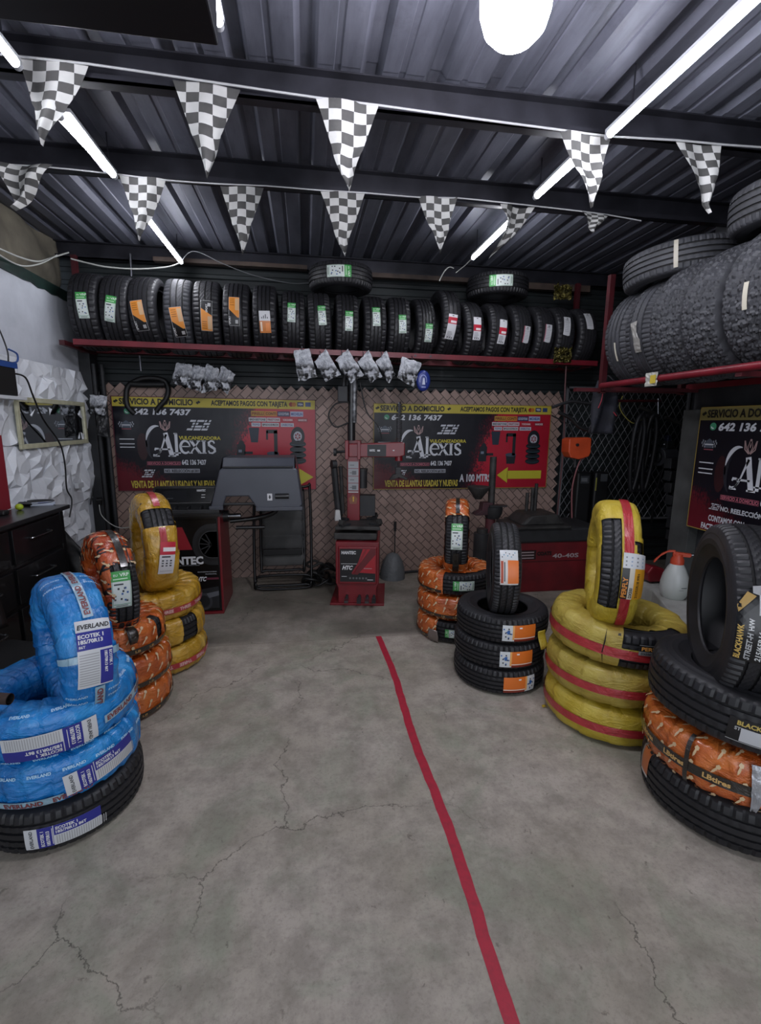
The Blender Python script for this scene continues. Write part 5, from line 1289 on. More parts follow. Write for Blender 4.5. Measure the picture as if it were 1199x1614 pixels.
d.poly([(-1.12, .56), (-.93, .56), (-1.0, .75), (-1.12, .75)], ink('#8e1a26'), 1)
for r, c_ in ((.175, '#1c1c1f'), (.14, '#0d0d0f'), (.115, '#3a3a3d'), (.11, '#141416')): d.poly([q for q in arc(-.78, .60, r*.85, r, 90, 270, 20)]+[(-.732, .60-r), (-.732, .60+r)], ink(c_), 2+int((.18-r)*40))
for j in range(5): d.stroke([(-.78, .60), (-.78-.09*math.cos(.3+j*.5-1.2), .60+.10*math.sin(.3+j*.5-1.2))], .010, ink('#1b1b1e'), 7)
d.text('HANTEC', -1.18, .44, .06, ink('#cfd0d2'), 8, w=.33, bold=.04); d.text('EQUIPO AUTOMOTRIZ', -1.10, .425, .007, ink('#8d8e90'), 8, w=.22)
d.text('BALANCEADORA DE RUEDAS', -.90, .365, .008, ink('#9d9ea0'), 8, w=.15, bold=.03); d.text('PROFESIONAL', -.84, .345, .008, ink('#9d9ea0'), 8, w=.09, bold=.03)
d.text('HTC', -.915, .29, .035, ink('#cfd0d2'), 8, w=.075, shear=.3, bold=.04); d.rect(-.835, .30, -.735, .318, ink('#5a2030'), 8)
d.poly([(-1.0, .2), (-.74, .24), (-.74, .05), (-1.0, .05)], ink('#1b1c20'), 7); d.poly(arc(-.86, .11, .065, .075, 0, 360, 20)[:-1], ink('#34353a'), 8); d.poly(arc(-.86, .11, .045, .053, 0, 360, 20)[:-1], ink('#17181b'), 9); d.poly([(-.82, .14), (-.74, .16), (-.74, .20), (-.84, .18)], ink('#5a5c62'), 9)
d.build('front_panel', T, off)
m = MB(); m.bb((x0-.03, yf-.05, .84), (x1+.02, yb+.02, .87), BKM); m.bb((x0-.03, yf-.05, .87), (x0-.01, yb, .93), BK2); m.bb((x0-.03, yf-.05, .87), (x1+.02, yf-.03, .90), BK2)
for j in range(5): m.bb((x0+.04+j*.1, yf+.02, .87), (x0+.05+j*.1, yb-.02, .91), BK2)
m.build('weight_tray', T, off, bevel=.003)
m = MB(); m.bb((x0+.02, yf+.12, .87), (x1-.03, yb, .95), BK2); m.prism([(4.10, .93), (4.30, .93), (4.30, 1.055), (4.20, 1.055)], -1.25, -.74, BKM, f=lambda a, z, y: (y, a, z)); m.build('control_console', T, off, bevel=.006)
# sloped panel artwork
nv = Vector((0, -.125, .10)).normalized()
d = Decal(lambda x, y, l: Vector((x, 4.10+.10*y, .93+.125*y))+nv*(l+.003), cell=.6)
d.rect(-1.23, .12, -.76, .92, ink('#0f1012', .2), 0); d.rect(-1.16, .25, -.98, .8, ink('#1c1d20', .15), 1); d.text('88', -1.13, .3, .05, ink('#35383c'), 2, w=.05); d.text('HANTEC', -.90, .72, .12, ink('#a9aaac'), 2, w=.07, bold=.04); d.rect(-.86, .5, -.83, .53, ink('#c9c9c9'), 2); d.rect(-.86, .35, -.83, .38, ink('#c9c9c9'), 2)
d.build('display', T, off)
m = MB(); m.cyl((-.72, 4.22, .80), (-.56, 4.22, .80), .022, CHR, 16); m.cyl((-.74, 4.22, .80), (-.66, 4.22, .80), .05, BKM, 24); m.cyl((-.60, 4.20, .70), (-.36, 4.2, .70), .017, BKM); m.build('shaft', T, off, smooth=40)
m = MB(); m.tube([(-.68, 4.40, .72), (-.45, 4.42, .74), (-.28, 4.40, .80), (-.24, 4.36, .95)], .022, BKM); m.build('hood_arm', T, off, smooth=50)
# hood: shell with sloping front, open cut-out below
def hoodpt(u, z, y): return (u, y, z)
hx0, hx1 = -.775, -.025
sec = [(-.768, .905), (-.672, .905), (-.640, 1.0), (-.465, 1.0), (-.405, .90), (-.07, .885), (-.03, .925), (-.065, 1.22), (-.10, 1.235), (-.655, 1.235), (-.685, 1.215)]
m = MB(); m.prism(sec, 4.0, 4.03, GREYM)
# roof and flanks, receding
m.prism([(4.0, 1.225), (4.07, 1.31), (4.42, 1.31), (4.50, 1.22), (4.5, .93), (4.47, .93), (4.47, 1.2), (4.40, 1.285), (4.08, 1.285), (4.02, 1.215)], -.66, -.09, GREYM, f=lambda a, z, y: (y, a, z))
for sx_, tx, ux in ((-.77, -.665, -.68), (-.03, -.085, -.07)):
    m.add([(sx_, 4.0, .91), (ux, 4.0, 1.225), (tx, 4.07, 1.31), (tx, 4.42, 1.31), (ux, 4.5, 1.22), (sx_, 4.5, .93)], [(0, 1, 2, 3, 4, 5)], GREYM)
m.build('hood', T, off, bevel=.012)
m = MB(); m.bb((-.775, 3.985, .893), (-.665, 4.02, .925), GREYM); m.bb((-.41, 3.985, .878), (-.03, 4.02, .912), GREYM); m.bb((-.655, 3.985, 1.232), (-.10, 4.01, 1.246), BK2); m.build('hood_lip', T, off, bevel=.006)
m = MB(); m.cyl((-.655, 3.995, .94), (-.42, 3.995, .94), .012, BK2, 12); m.build('handle', T, off, smooth=40)
m = MB(); m.tube([(-.25, 3.992, 1.0), (-.14, 3.992, 1.0)], .022, BKM, 12); m.build('handle_slot', T, off, smooth=40)
d = Decal(lambda x, y, l: Vector((x, 3.999-l, y)), cell=.6); d.rect(-.315, .965, -.275, 1.022, ink('#c4c5c8'), 1); d.rect(-.30, .978, -.29, 1.008, ink('#26272b'), 2); d.rect(-.305, .99, -.283, .996, ink('#26272b'), 2); d.build('warning_label', T, off)

# ---- folded lounger behind
T = thing('folding_lounger', 'black folded lounge chair leaning on the lattice behind the grey hood', 'chair', (-.24, 4.72, 0)); off = (-.24, 4.72, 0)
TB = mat('#0f0f11', .35, .3)
def loop(xa, xb, za, zb, ya, yb_, r=.014):
    q = .05; P = [(xa+q, ya, za), (xb-q, ya, za), (xb, ya, za+q), (xb, yb_, zb-q), (xb-q, yb_, zb), (xa+q, yb_, zb), (xa, yb_, zb-q), (xa, ya, za+q)]
    m = MB(); m.tube(P, r, TB, 8, 4, closed=True); return m
loop(-.50, .035, .045, .97, 4.56, 4.80).build('outer_frame', T, off, smooth=60)
loop(-.44, -.03, .18, .93, 4.62, 4.84).build('inner_frame', T, off, smooth=60)
loop(-.49, .03, .02, .14, 4.53, 4.56, .012).build('foot_bar', T, off, smooth=60)
FAB = mat('#4a4a49', .8, noise_=(5, '#2a2a2b', .8), bump=(60, .3, .003))
m = MB(); m.grid(lambda u, v: (-.43+.405*u, 4.63+.20*v-.02*math.sin(PI*((v*5) % 1)), .22+.70*v), 10, 60, FAB); m.build('sling_fabric', T, off, smooth=60, solid=.008)
m = MB(); m.bb((-.42, 4.60, .33), (-.05, 4.625, .39), TB); m.build('cross_strap', T, off, bevel=.005)
m = MB()
m.tube([((-.052, -.03)[k % 2], 4.64+.008*k, .40+.024*k) for k in range(21)], .003, STEEL, 5, 1)
m.build('lacing', T, off)

# ---- tyre changer
cx_, cy_ = .47, 4.28; ry_ = math.radians(-10)
T = thing('tyre_changer', 'red tyre changing machine with turntable and swing arm', 'machine', (cx_, cy_, 0), (0, 0, ry_))
m = MB(); m.prism([(-.17, .02), (.17, .02), (.17, .16), (.19, .20), (.19, .575), (-.19, .575), (-.19, .20), (-.17, .16)], -.22, .30, REDM); m.build('cabinet', T, bevel=.006)
m = MB(); m.bb((-.24, -.24, 0), (.24, .32, .02), REDM); m.build('base_plate', T, bevel=.003)
m = MB(); m.bb((-.165, -.245, .20), (.175, -.21, .54), REDM); m.build('front_frame', T, bevel=.01)
d = Decal(lambda x, y, l: Vector((x, -.247-l, y)), cell=.6); d.rect(-.15, .225, .16, .52, ink('#17171a', .3), 0)
d.poly([(.16, .52), (.05, .52), (-.02, .31), (.16, .30)], ink('#9c1f2a', .3), 1); d.poly([(.16, .52), (.115, .52), (-.06, .27), (-.01, .27), (.16, .47)], ink('#5c1018'), 2); d.poly([(.02, .42), (.07, .52), (.09, .52), (-.02, .30), (-.05, .30)], ink('#7d1722'), 2)
d.text('HANTEC', -.135, .475, .026, ink('#c9cacc'), 3, w=.125, bold=.04); d.text('HTC', -.13, .335, .034, ink('#d4d5d7'), 3, w=.085, shear=.3, bold=.04); d.rect(-.14, .385, .0, .389, ink('#b9babc'), 3); d.rect(.06, .345, .13, .348, ink('#b9babc'), 3)
d.rect(-.15, .225, .16, .29, ink('#131315'), 4); d.rect(-.135, .27, -.09, .275, ink('#b9babc'), 5); d.rect(.09, .24, .14, .247, ink('#b9babc'), 5)
for i in range(6): d.poly(arc(-.06+i*.028, .257, .009, .010, 0, 360, 10)[:-1], ink('#5a5b5e'), 5)
d.build('front_panel', T)
for i, xx in enumerate((-.09, .02, .09, .15)):
    m = MB(); m.tube([(xx, -.10, .09), (xx, -.24, .085), (xx, -.27, .07)], .012, BK2, 8, 3); m.box((xx, -.285, .068), (.035, .07, .018 if i != 1 else .03), CHR if i in (0, 2) else BK2, rot=(.15, 0, 0)); m.build('foot_pedal', T, smooth=40)
d = Decal(lambda x, y, l: Vector((.191+l, -x, y)), cell=.6); d.poly([(.02, .45), (.05, .46), (-.02, .33), (-.05, .32)], ink('#2a2a2c'), 1); d.build('side_slot', T)
m = MB(); m.cyl((0, 0, .575), (0, 0, .60), .17, BK2, 32); m.bb((-.21, -.18, .585), (.17, .20, .645), DST); m.build('turntable_base', T, bevel=.008)
m = MB(); m.cyl((0, 0, .645), (0, 0, .68), .09, DST, 24)
m.prism([(-.28*math.cos(a)*(1 if i % 2 else .62), .28*math.sin(a)*(1 if i % 2 else .62)) for i, a in enumerate([PI/4*k for k in range(8)])], .675, .705, DST, f=lambda x, z, y: (x, z, y)); m.build('turntable', T, bevel=.006)
for k in range(4):
    a = PI/4+PI/2*k+.15; c_, s_ = math.cos(a), math.sin(a); m = MB(); m.box((.19*c_, .19*s_, .715), (.11, .045, .022), BK2, rot=(0, 0, a)); m.box((.235*c_, .235*s_, .74), (.03, .05, .045), DST, rot=(0, -.4, a)); m.build('clamp_jaw', T, bevel=.003)
m = MB(); m.bb((-.115, .10, .70), (.0, .20, 1.36), REDM); m.bb((-.14, .06, .0), (.04, .26, .72), REDM) if False else None; m.build('column', T, bevel=.005)
m = MB(); m.bb((-.11, .20, .30), (.0, .34, .72), REDM); m.bb((-.115, .18, .60), (0, .32, .75), REDM); m.build('column_bracket', T, bevel=.005)
d = Decal(lambda x, y, l: Vector((x, .099-l, y)), cell=.6)
for j, (za, zb) in enumerate(((1.19, 1.25), (1.12, 1.185), (1.055, 1.115), (.985, 1.05))): d.rect(-.105, za, -.012, zb, ink('#8f9194'), 1); d.rect(-.09, za+.025, -.05, za+.03, ink('#3a3b3e'), 2); d.rect(-.07, za+.01, -.03, za+.045, ink('#5a5c60'), 3) if j in (1, 3) else None
d.rect(-.105, .965, -.012, .975, ink('#b9babc'), 2); d.poly([(-.06, .95), (-.02, .91), (-.03, .86), (-.09, .86), (-.1, .91)], ink('#7a4a32'), 1); d.text('!', -.065, .885, .04, ink('#c9a23a'), 2, bold=.05)
d.build('instruction_plates', T)
m = MB(); m.bb((-.13, .07, 1.27), (-.10, .22, 1.44), REDM); m.bb((-.02, .07, 1.27), (.01, .22, 1.44), REDM); m.bb((-.13, .17, 1.27), (.01, .22, 1.44), REDM); m.build('arm_hinge', T, bevel=.004)
m = MB(); m.prism([(-.10, 1.29), (.36, 1.295), (.41, 1.31), (.41, 1.42), (.38, 1.43), (-.10, 1.41)], .085, .165, REDM); m.build('swing_arm', T, bevel=.008)
d = Decal(lambda x, y, l: Vector((x, .084-l, y)), cell=.6); d.rect(.07, 1.30, .24, 1.405, ink('#1c1c1f'), 1); d.text('HANTEC', .09, 1.345, .018, ink('#c4c5c7'), 2, w=.05, bold=.04); d.rect(.16, 1.345, .185, 1.36, ink('#c4c5c7'), 2); d.rect(.30, 1.35, .315, 1.36, ink('#c4c5c7'), 2); d.build('arm_label', T)
m = MB(); m.cyl((.355, .125, 1.10), (.355, .125, 1.78), .014, CHR, 6)
for j in range(22): m.cyl((.355, .125, 1.44+j*.015), (.355, .125, 1.449+j*.015), .026, BK2, 12)
m.cyl((.355, .125, 1.26), (.355, .125, 1.30), .035, REDM, 16); m.build('hex_shaft', T, smooth=40)
m = MB(); m.bb((.33, .10, 1.13), (.38, .15, 1.20), BK2); m.prism([(.27, 1.085), (.30, 1.13), (.36, 1.15), (.44, 1.10), (.43, 1.085), (.36, 1.11), (.31, 1.09)], .09, .16, DST); m.build('mount_head', T, bevel=.004)
m = MB(); m.cyl((-.085, .16, 1.44), (-.075, .16, 2.12), .028, BKM, 16); m.cyl((-.055, .15, 1.60), (-.045, .15, 2.08), .024, mat('#8a8b8e', .4, .6, noise_=(25, '#2b2b2d', 1.)), 12); m.cyl((-.08, .155, 1.44), (-.08, .155, 1.60), .036, BKM, 16)
m.build('air_cylinder', T, smooth=40)
m = MB(); m.cyl((.02, .18, 1.0), (.02, .18, 1.16), .045, BK2, 20); m.cyl((.02, .18, 1.16), (.02, .18, 1.18), .05, DST, 20); m.bb((.0, .14, .74), (.14, .26, .93), BK2); m.build('air_tank', T, smooth=40)
m = MB(); m.tube([(-.22, .14, 1.33), (-.15, .1, 1.34), (-.12, .1, 1.34)], .012, BK2); m.cyl((-.24, .14, 1.33), (-.215, .14, 1.33), .035, BK2, 12); m.cyl((-.26, .12, 1.22), (-.22, .14, 1.22), .04, BK2, 14); m.tube([(-.24, .14, 1.2), (-.22, .15, .95), (-.20, .15, .74)], .03, BK2, 8); m.tube([(-.18, .15, 1.2), (-.17, .15, .98), (-.16, .15, .76)], .018, DST, 8); m.build('lever_assembly', T, smooth=40)
m = MB(); m.tube([(-.10, .12, 1.78), (-.22, .12, 1.76), (-.28, .11, 1.66), (-.22, .11, 1.56), (-.10, .12, 1.60)], .007, CB); m.build('air_hose', T, smooth=60)
m = MB(); m.tube([(.0, .13, 1.95), (.06, .12, 1.7), (.16, .12, 1.58), (.2, .12, 1.46)], .006, CB); m.build('air_hose', T, smooth=60)
m = MB(); m.bb((-.20, .12, 1.78), (-.11, .2, 1.92), BK2); m.tube([(-.15, .15, 1.9), (-.13, .15, 2.05), (-.1, .16, 2.12)], .02, BK2); m.build('air_regulator', T, bevel=.008)
m = MB(); m.box((-.20, .05, .76), (.06, .05, .10), mat('#b4b4b2', .5), rot=(0, 0, .3), taper=.7); m.build('paste_bottle', T, bevel=.008)

# ---- old red machine at the right back
cx_, cy_ = 2.36, 4.38
T = thing('old_tyre_changer', 'old low red machine with dusty black top in the back right corner', 'machine', (cx_, cy_, 0), (0, 0, math.radians(0)))
m = MB(); m.prism([(-.43, .0), (.43, .0), (.43, .30), (.41, .31), (.41, .38), (.43, .39), (.43, .49), (-.43, .49), (-.43, .39), (-.41, .38), (-.41, .31), (-.43, .30)], -.20, .28, mat('#6e141d', .45, noise_=(5, '#4d0f16', .8))); m.build('cabinet', T, bevel=.006)
d = Decal(lambda x, y, l: Vector((x, -.201-l, y)), cell=.9)
for j in range(3): d.rect(-.41, .335+j*.028, -.22, .347+j*.028, ink('#9a8a8c'), 1)
d.rect(-.42, .325, -.20, .418, ink('#220a0e'), 0); d.text('COATS', -.19, .365, .034, ink('#0c0708'), 2, w=.15, bold=.05); d.text('40-40S', -.03, .335, .040, ink('#a3989b'), 3, w=.27, bold=.02)
d.rect(-.42, .30, .42, .306, ink('#2c0b10'), 1); d.build('front_trim', T)
m = MB(); m.bb((-.42, -.22, .49), (.46, .30, .63), BK2); m.build('top_housing', T, bevel=.02)
m = MB(); m.prism([(-.43, -.25), (.12, -.25), (.16, .10), (.05, .25), (-.35, .25), (-.46, .05)], .63, .655, DST, f=lambda x, z, y: (x, z, y)); m.build('tray', T, bevel=.01)
m = MB(); m.prism([(-.36, 0), (-.26, .09), (.02, .10), (.10, 0)], -.18, .18, DST, f=lambda x, z, y: (x, y, .655+z)); m.build('rim_cover', T, bevel=.02)
for xx, zt in ((-.10, 1.02), (-.135, .98), (-.19, .93)):
    m = MB(); m.cyl((xx, .08, .70), (xx, .08, zt), .017, DST, 12); m.build('tool_rod', T, smooth=40)

# ---- bead breaker post
T = thing('post_jack', 'dark greasy post with a cone and cup clamp standing behind the black tyre stack', 'machine', (1.66, 4.12, 0))
m = MB(); m.cyl((.0, 0, .02), (0, 0, 1.31), .03, DST, 16); m.build('post', T, smooth=40)
m = MB(); m.cyl((0, 0, 0), (0, 0, .03), .16, DST, 24); m.build('base', T, smooth=40)
m = MB(); m.lathe([(0, .93), (.03, .93), (.05, .96), (.10, 1.03), (.10, 1.045), (0, 1.045)], (-.125, 0, .0), DST, 24); m.build('cone', T, smooth=40)
m = MB(); m.prism([(-.10, .83), (-.16, .80), (-.16, .785), (0, .79), (.0, .90), (-.09, .90)], -.05, .05, mat('#43222a', .6, noise_=(12, '#1d1516', .8))); m.build('jaw', T, bevel=.005)
m = MB(); m.lathe([(0, .75), (.06, .75), (.085, .80), (.085, .86), (.07, .865)], (.02, 0, 0), BK2, 20); m.bb((-.04, -.08, .865), (.12, .0, .88), BK2); m.build('cup', T, smooth=40)
m = MB(); m.cyl((0, 0, .58), (0, 0, .75), .045, mat('#4c2026', .6), 16); m.build('collar', T, smooth=40)
m = MB(); m.cyl((-.08, -.02, .2), (-.08, -.02, .62), .075, BK2, 20); m.cyl((-.08, -.02, .62), (-.08, -.02, .66), .05, DST, 16); m.build('cylinder', T, smooth=40)

# ================================================================== DESK SIDE
DK = mat('#0f0f11', .3, coat=.3, noise_=(9, '#19191c', .6)); DKT = mat('#1b1b1d', .28, noise_=(14, '#2c2c2f', .6))
Z = 1.02; yaw = math.radians(0)
T = thing('reception_desk', 'tall black wooden counter with drawers and metal handles along the left wall', 'desk', (-1.81, 2.95, 0), (0, 0, math.radians(-2)))
m = MB(); m.bb((-.125, -.85, Z-.028), (.155, .67, Z), DKT); m.build('desk_top', T, bevel=.004)
m = MB(); m.bb((-.115, -.83, .04), (.11, .62, Z-.03), DK); m.bb((.06, .60, .04), (.12, .64, Z-.04), DK); m.build('carcass', T, bevel=.003)
k = 0
for ya, yb_ in ((.06, .58), (-.48, .02)):
    for za in (.76, .52, .28):
        m = MB(); m.bb((.11, ya, za), (.128, yb_, za+.21), DK); dr = m.build('drawer', T, bevel=.003)
        yc = (ya+yb_)/2; m = MB(); m.tube([(.128, yc-.11, za+.13), (.150, yc-.10, za+.13), (.155, yc, za+.13), (.150, yc+.10, za+.13), (.128, yc+.11, za+.13)], .0055, CHR, 8, 4); o = m.build('handle', None, smooth=40); o.parent = dr
def on_desk(x, y, z=Z): return (x, y, z)
p = AZ(31, 797, 1.06)
lz = Z
def dz(px, py): q = AZ(px, py, lz); return q
p = dz(31, 804)
m = MB(); m.lathe([(0, 0)]+[(.021*math.sin(PI*i/12), .021-.021*math.cos(PI*i/12)) for i in range(1, 12)]+[(0, .042)], (0, 0, 0), mat('#9db32a', .45, bump=(60, .4, .002)), 20)
o = m.build('lime', None, smooth=60); o.location = (p.x, p.y, lz); o.scale = (1.15, 1, 1); tag(o, 'small yellow green lime on the black counter', 'fruit')
p = dz(30, 797)
m = MB(); m.lathe([(0, .0), (.07, .0), (.095, .006), (.105, .018), (.10, .018), (.09, .01), (0, .006)], (0, 0, 0), BK2, 32); o = m.build('dark_tray', None, smooth=50); o.location = (max(p.x, -1.86), p.y+.06, lz); tag(o, 'flat round dark dish on the black counter behind the lime', 'dish')
p = dz(66, 795)
T = thing('paper_stack', 'white papers lying at the far end of the black counter', 'papers', (p.x+.02, p.y-.02, lz), (0, 0, .3))
for k in range(2):
    m = MB(); m.box((0, 0, .004+.007*k), (.13, .10, .006), mat('#aab2c0', .6), rot=(0, 0, .2*k)); m.build('sheet', T)
d = Decal(lambda x, y, l: Vector((x, y, .0145+l)), cell=.5); d.rect(-.03, -.03, .03, .02, ink('#3c4f86'), 1); d.build('print', T)
m = MB(); p = dz(2, 812); m.box((p.x, p.y, lz+.015), (.07, .06, .03), BL); tag(m.build('stapler', None, (p.x, p.y, lz+.015), bevel=.01), 'small black object on the counter at the left picture edge', 'desk object')
# red panel at the left edge
p = AY(2, 730, 3.3)
m = MB(); m.bb((WXL+.045, 2.9, 1.02), (WXL+.075, 3.47, 1.50), mat('#7c1c28', .5)); tag(m.build('red_board', None, (WXL+.06, 3.27, 1.26), bevel=.003), 'dark red board standing on the counter at the left picture edge', 'board')
# chair
T = thing('office_chair', 'black office chair pushed up to the counter, behind the blue wrapped tyre', 'chair', (-1.42, 2.32, 0), (0, 0, math.radians(70)))
m = MB(); m.grid(lambda u, v: ((u-.5)*.42*(1-.15*v*v), .17+.05*math.cos((u-.5)*2.4)+.07*v, .56+.42*v-.05*(2*u-1)**2*v), 14, 14, BL); m.build('backrest', T, smooth=60, solid=.04)
m = MB(); m.prism([(-.21, -.18), (-.14, -.23), (.14, -.23), (.21, -.18), (.21, .17), (.14, .22), (-.14, .22), (-.21, .17)], .43, .50, BL, f=lambda x, z, y: (x, z, y)); m.build('seat', T, bevel=.02)
m = MB(); m.cyl((0, 0, .09), (0, 0, .43), .028, BK2, 12); m.build('gas_column', T, smooth=40)
for k in range(5):
    a = 2*PI*k/5+.3; m = MB(); m.cyl((0, 0, .10), (.22*math.cos(a), .22*math.sin(a), .07), .02, BK2, 8, r2=.013); lg = m.build('leg', T, smooth=40)
    m = MB(); m.cyl((.22*math.cos(a)-.012, .22*math.sin(a), .028), (.22*math.cos(a)+.012, .22*math.sin(a), .028), .028, BL, 14); o = m.build('caster', None, smooth=40); o.parent = lg
m = MB(); m.bb((-.03, .16, .46), (.03, .24, .60), BK2); m.build('back_bracket', T, bevel=.005)
# leaning dark bag beside the desk and pipe stub
m = MB(); m.grid(lambda u, v: (-1.80+.30*u-.03*v, 3.70+.06*noise.noise(Vector((u*4, v*4, 2)))+.05*u, .02+(.95-.50*u)*v), 10, 12, mat('#131416', .5, bump=(15, .6, .01))); tag(m.build('black_cover', None, (-1.7, 3.7, .4), smooth=60, solid=.02), 'crumpled black cover leaning against the far end of the counter', 'cover')
p = AY(16, 1102, 1.75); m = MB(); q = p+Vector((-.5, .10, .015)); m.cyl(q, p, .020, mat('#3d2c25', .6, noise_=(12, '#241a16', .7)), 20, caps=False); m.cyl(q, p, .015, BL, 20, caps=False); tag(m.build('brown_tube', None, p, smooth=40), 'end of a brown tube lying across the blue wrapped stack at the left edge', 'tube')

# ================================================================== RIGHT WALL CLUTTER
xw = WXR-.02
WIRE = mat('#75767a', .5, .3)
m = MB(); ya, yb_, za, zb = 2.80, 4.25, .55, 1.98
def seg(y0, z0, y1, z1): m.cyl((y0, 4.955, z0), (y1, 4.955, z1), .0028, WIRE, 4, caps=False)
H_ = zb-za; s = .088; k = -int(H_/s)-1
while ya+k*s < yb_:
    for dr in (1, -1):
        # line y = y0 + dr*t*.62, z from za to zb
        y0 = ya+k*s+(0 if dr > 0 else H_*.62); pts = []
        a_, b_ = 0., 1.
        f = lambda t_: y0+dr*t_*H_*.62
        ts = [t_/40 for t_ in range(41) if ya <= f(t_/40) <= yb_]
        if len(ts) > 1: seg(f(ts[0]), za+ts[0]*H_, f(ts[-1]), za+ts[-1]*H_)
    k += 1
m.bb((2.78, 4.94, .5), (2.80, 4.97, 2.0), WIRE); m.bb((4.25, 4.94, .5), (4.27, 4.97, 2.0), WIRE); m.bb((2.78, 4.94, 1.98), (4.27, 4.97, 2.0), WIRE); m.bb((2.78, 4.94, .53), (4.27, 4.97, .55), WIRE)
tag(m.build('chain_link_fence', None, (3.5, 4.955, 1.3)), 'diamond wire mesh on the dark back corner right of the lattice', 'wire mesh')
p = AX(910, 704, 2.83)
T = thing('orange_tank', 'orange plastic fuel tank hanging on the back right corner below the shelf end', 'tank', (2.58, 4.34, 1.39)); 
m = MB(); m.prism([(-.115, -.05), (-.09, -.10), (0, -.118), (.10, -.09), (.115, -.05), (.11, .08), (.08, .09), (-.09, .085), (-.118, .07)], -.07, .07, mat('#b8431c', .45, noise_=(9, '#94330f', .6))); m.build('tank_body', T, bevel=.018)
m = MB(); m.cyl((-.035, -.085, .02), (-.035, -.065, .02), .014, BL, 14); m.build('cap', T)
m = MB(); m.tube([(0, 0, -.11), (.0, .0, -.20)], .012, BK2, 8, 1); m.build('drain_pipe', T)
m = MB(); m.tube([(0, .06, .07), (.02, .2, .2), (.02, .55, .30)], .008, BK2); m.build('hanging_wire', T)
m = MB(); m.tube([(2.66, 4.32, 1.28), (2.60, 4.3, 1.24), (2.55, 4.3, 1.0), (2.56, 4.28, .70)], .007, mat('#7a4a4c', .5)); tag(m.build('thin_hose', None, (2.6, 4.3, 1.), smooth=60), 'thin pinkish hose dropping from the orange tank to the old red machine', 'hose')
P = [AY(x, y, 4.4) for x, y in ((893, 560), (890, 620), (888, 700), (880, 790), (876, 830))]
cable('thin reddish pipe standing at the right edge of the lattice', P, .008, mat('#4a2a2c', .5), 'thin_pipe', 'pipe')
P = [AY(x, y, 4.3) for x, y in ((880, 650), (900, 660), (912, 672), (930, 678), (945, 672), (955, 655))]
cable('thick black hose looping under the shelf corner', P, .018, mat('#1a1a1c', .5), 'hose', 'hose')
P = [AY(x, y, 4.3) for x, y in ((870, 642), (900, 633), (930, 636), (950, 632))]
cable('black hose lying level above the orange tank', P, .014, mat('#232326', .5), 'hose', 'hose')
# jacket
T = thing('hanging_jacket', 'dark blue jacket with thin red piping hanging from the right shelf end', 'jacket', (2.42, 3.72, 1.75))
m = MB(); JK = mat('#0e0f18', .8, noise_=(9, '#161826', .7), bump=(12, .5, .01))
m.grid(lambda u, v: ((u-.5)*(.14+.10*v)-.03*v, -.02+.05*math.cos(u*9+v*3)*(.4+v), .20-.42*v), 16, 16, JK); m.build('cloth', T, smooth=60, solid=.03)
m = MB(); m.tube([(-.06, -.075, .17), (-.07, -.08, .05), (-.10, -.09, -.02)], .004, mat('#8a2432', .6)); m.build('piping', T); m = MB(); m.tube([(0, -.02, .18), (0, -.03, .24), (0, -.2, .135)], .006, STEEL); m.build('hook', T); m = MB(); m.tube([(.03, -.10, -.05), (.06, -.10, -.08)], .004, mat('#8a2432', .6), 6, 1); m.build('piping', T)
P = [AY(x, y, 4.72) for x, y in ((981, 624), (976, 640), (984, 656), (998, 667), (1010, 662), (1033, 660))]
cable('thin yellow wire curling under the right shelf pipe', P, .005, mat('#a39a4a', .5))
m = MB(); a, b = AY(1008, 641, 4.72), AY(1038, 656, 4.72); m.cyl(a, b, .02, DST, 10); tag(m.build('steel_bar', None, (a+b)/2, smooth=40), 'short grey steel bar leaning under the shelf right of the yellow wire', 'bar')
a, b = AY(1048, 658, 4.72), AY(1100, 680, 4.72); m = MB(); m.cyl(a, b, .020, DST, 10); tag(m.build('steel_bar', None, (a+b)/2, smooth=40), 'grey steel bar sloping towards the right banner', 'bar')
a, b = AY(962, 632, 4.72), AY(1040, 632, 4.72); m = MB(); m.cyl(a, b, .014, REDD, 10); tag(m.build('shelf_brace', None, (a+b)/2, smooth=40), 'thin dark red brace under the right shelf', 'brace')
a, b = AY(1037, 628, 4.72), AY(1037, 690, 4.72); m = MB(); m.cyl(a, b, .015, CHR, 10); m.cyl(AY(1037, 690, 4.72), AY(1037, 700, 4.72), .022, BK2, 10); tag(m.build('steel_rod', None, (a+b)/2, smooth=40), 'vertical steel rod hanging under the right shelf above the motor', 'rod')
# hanging inner tubes
for k, (px, w_) in enumerate(((1012, 20), (1022, 22), (1003, 16))):
    c = AY(px, 715, 4.72-.03*k); hh = .40; P = []
    for i in range(16):
        a = 2*PI*i/16; P.append((c.x+.075*math.cos(a)*(.8+.2*math.sin(a)), c.y-.02*math.sin(a), c.z+hh*math.sin(a)))
    m = MB(); m.tube(P, .024, mat('#1b1b1e', .45, noise_=(10, '#29292d', .7)), 10, 3, closed=True); tag(m.build('inner_tube', None, c, smooth=60), ('flattened black inner tube hanging on the wire mesh', 'black inner tube hanging in front of another beside the dark motor', 'narrow black inner tube hanging nearest the orange tank')[k], 'inner tube')
p = AY(1048, 720, 4.72)
T = thing('electric_motor', 'round dark motor mounted on the right wall beside the inner tubes', 'motor', p)
m = MB(); m.cyl((-.08, 0, 0), (.09, 0, 0), .10, mat('#3a3b40', .45), 28); m.cyl((-.11, 0, 0), (-.08, 0, 0), .06, BK2, 24); m.build('housing', T, smooth=40, bevel=.006)
m = MB(); m.bb((-.04, -.06, .09), (.05, .06, .17), BK2); m.build('terminal_box', T, bevel=.006)
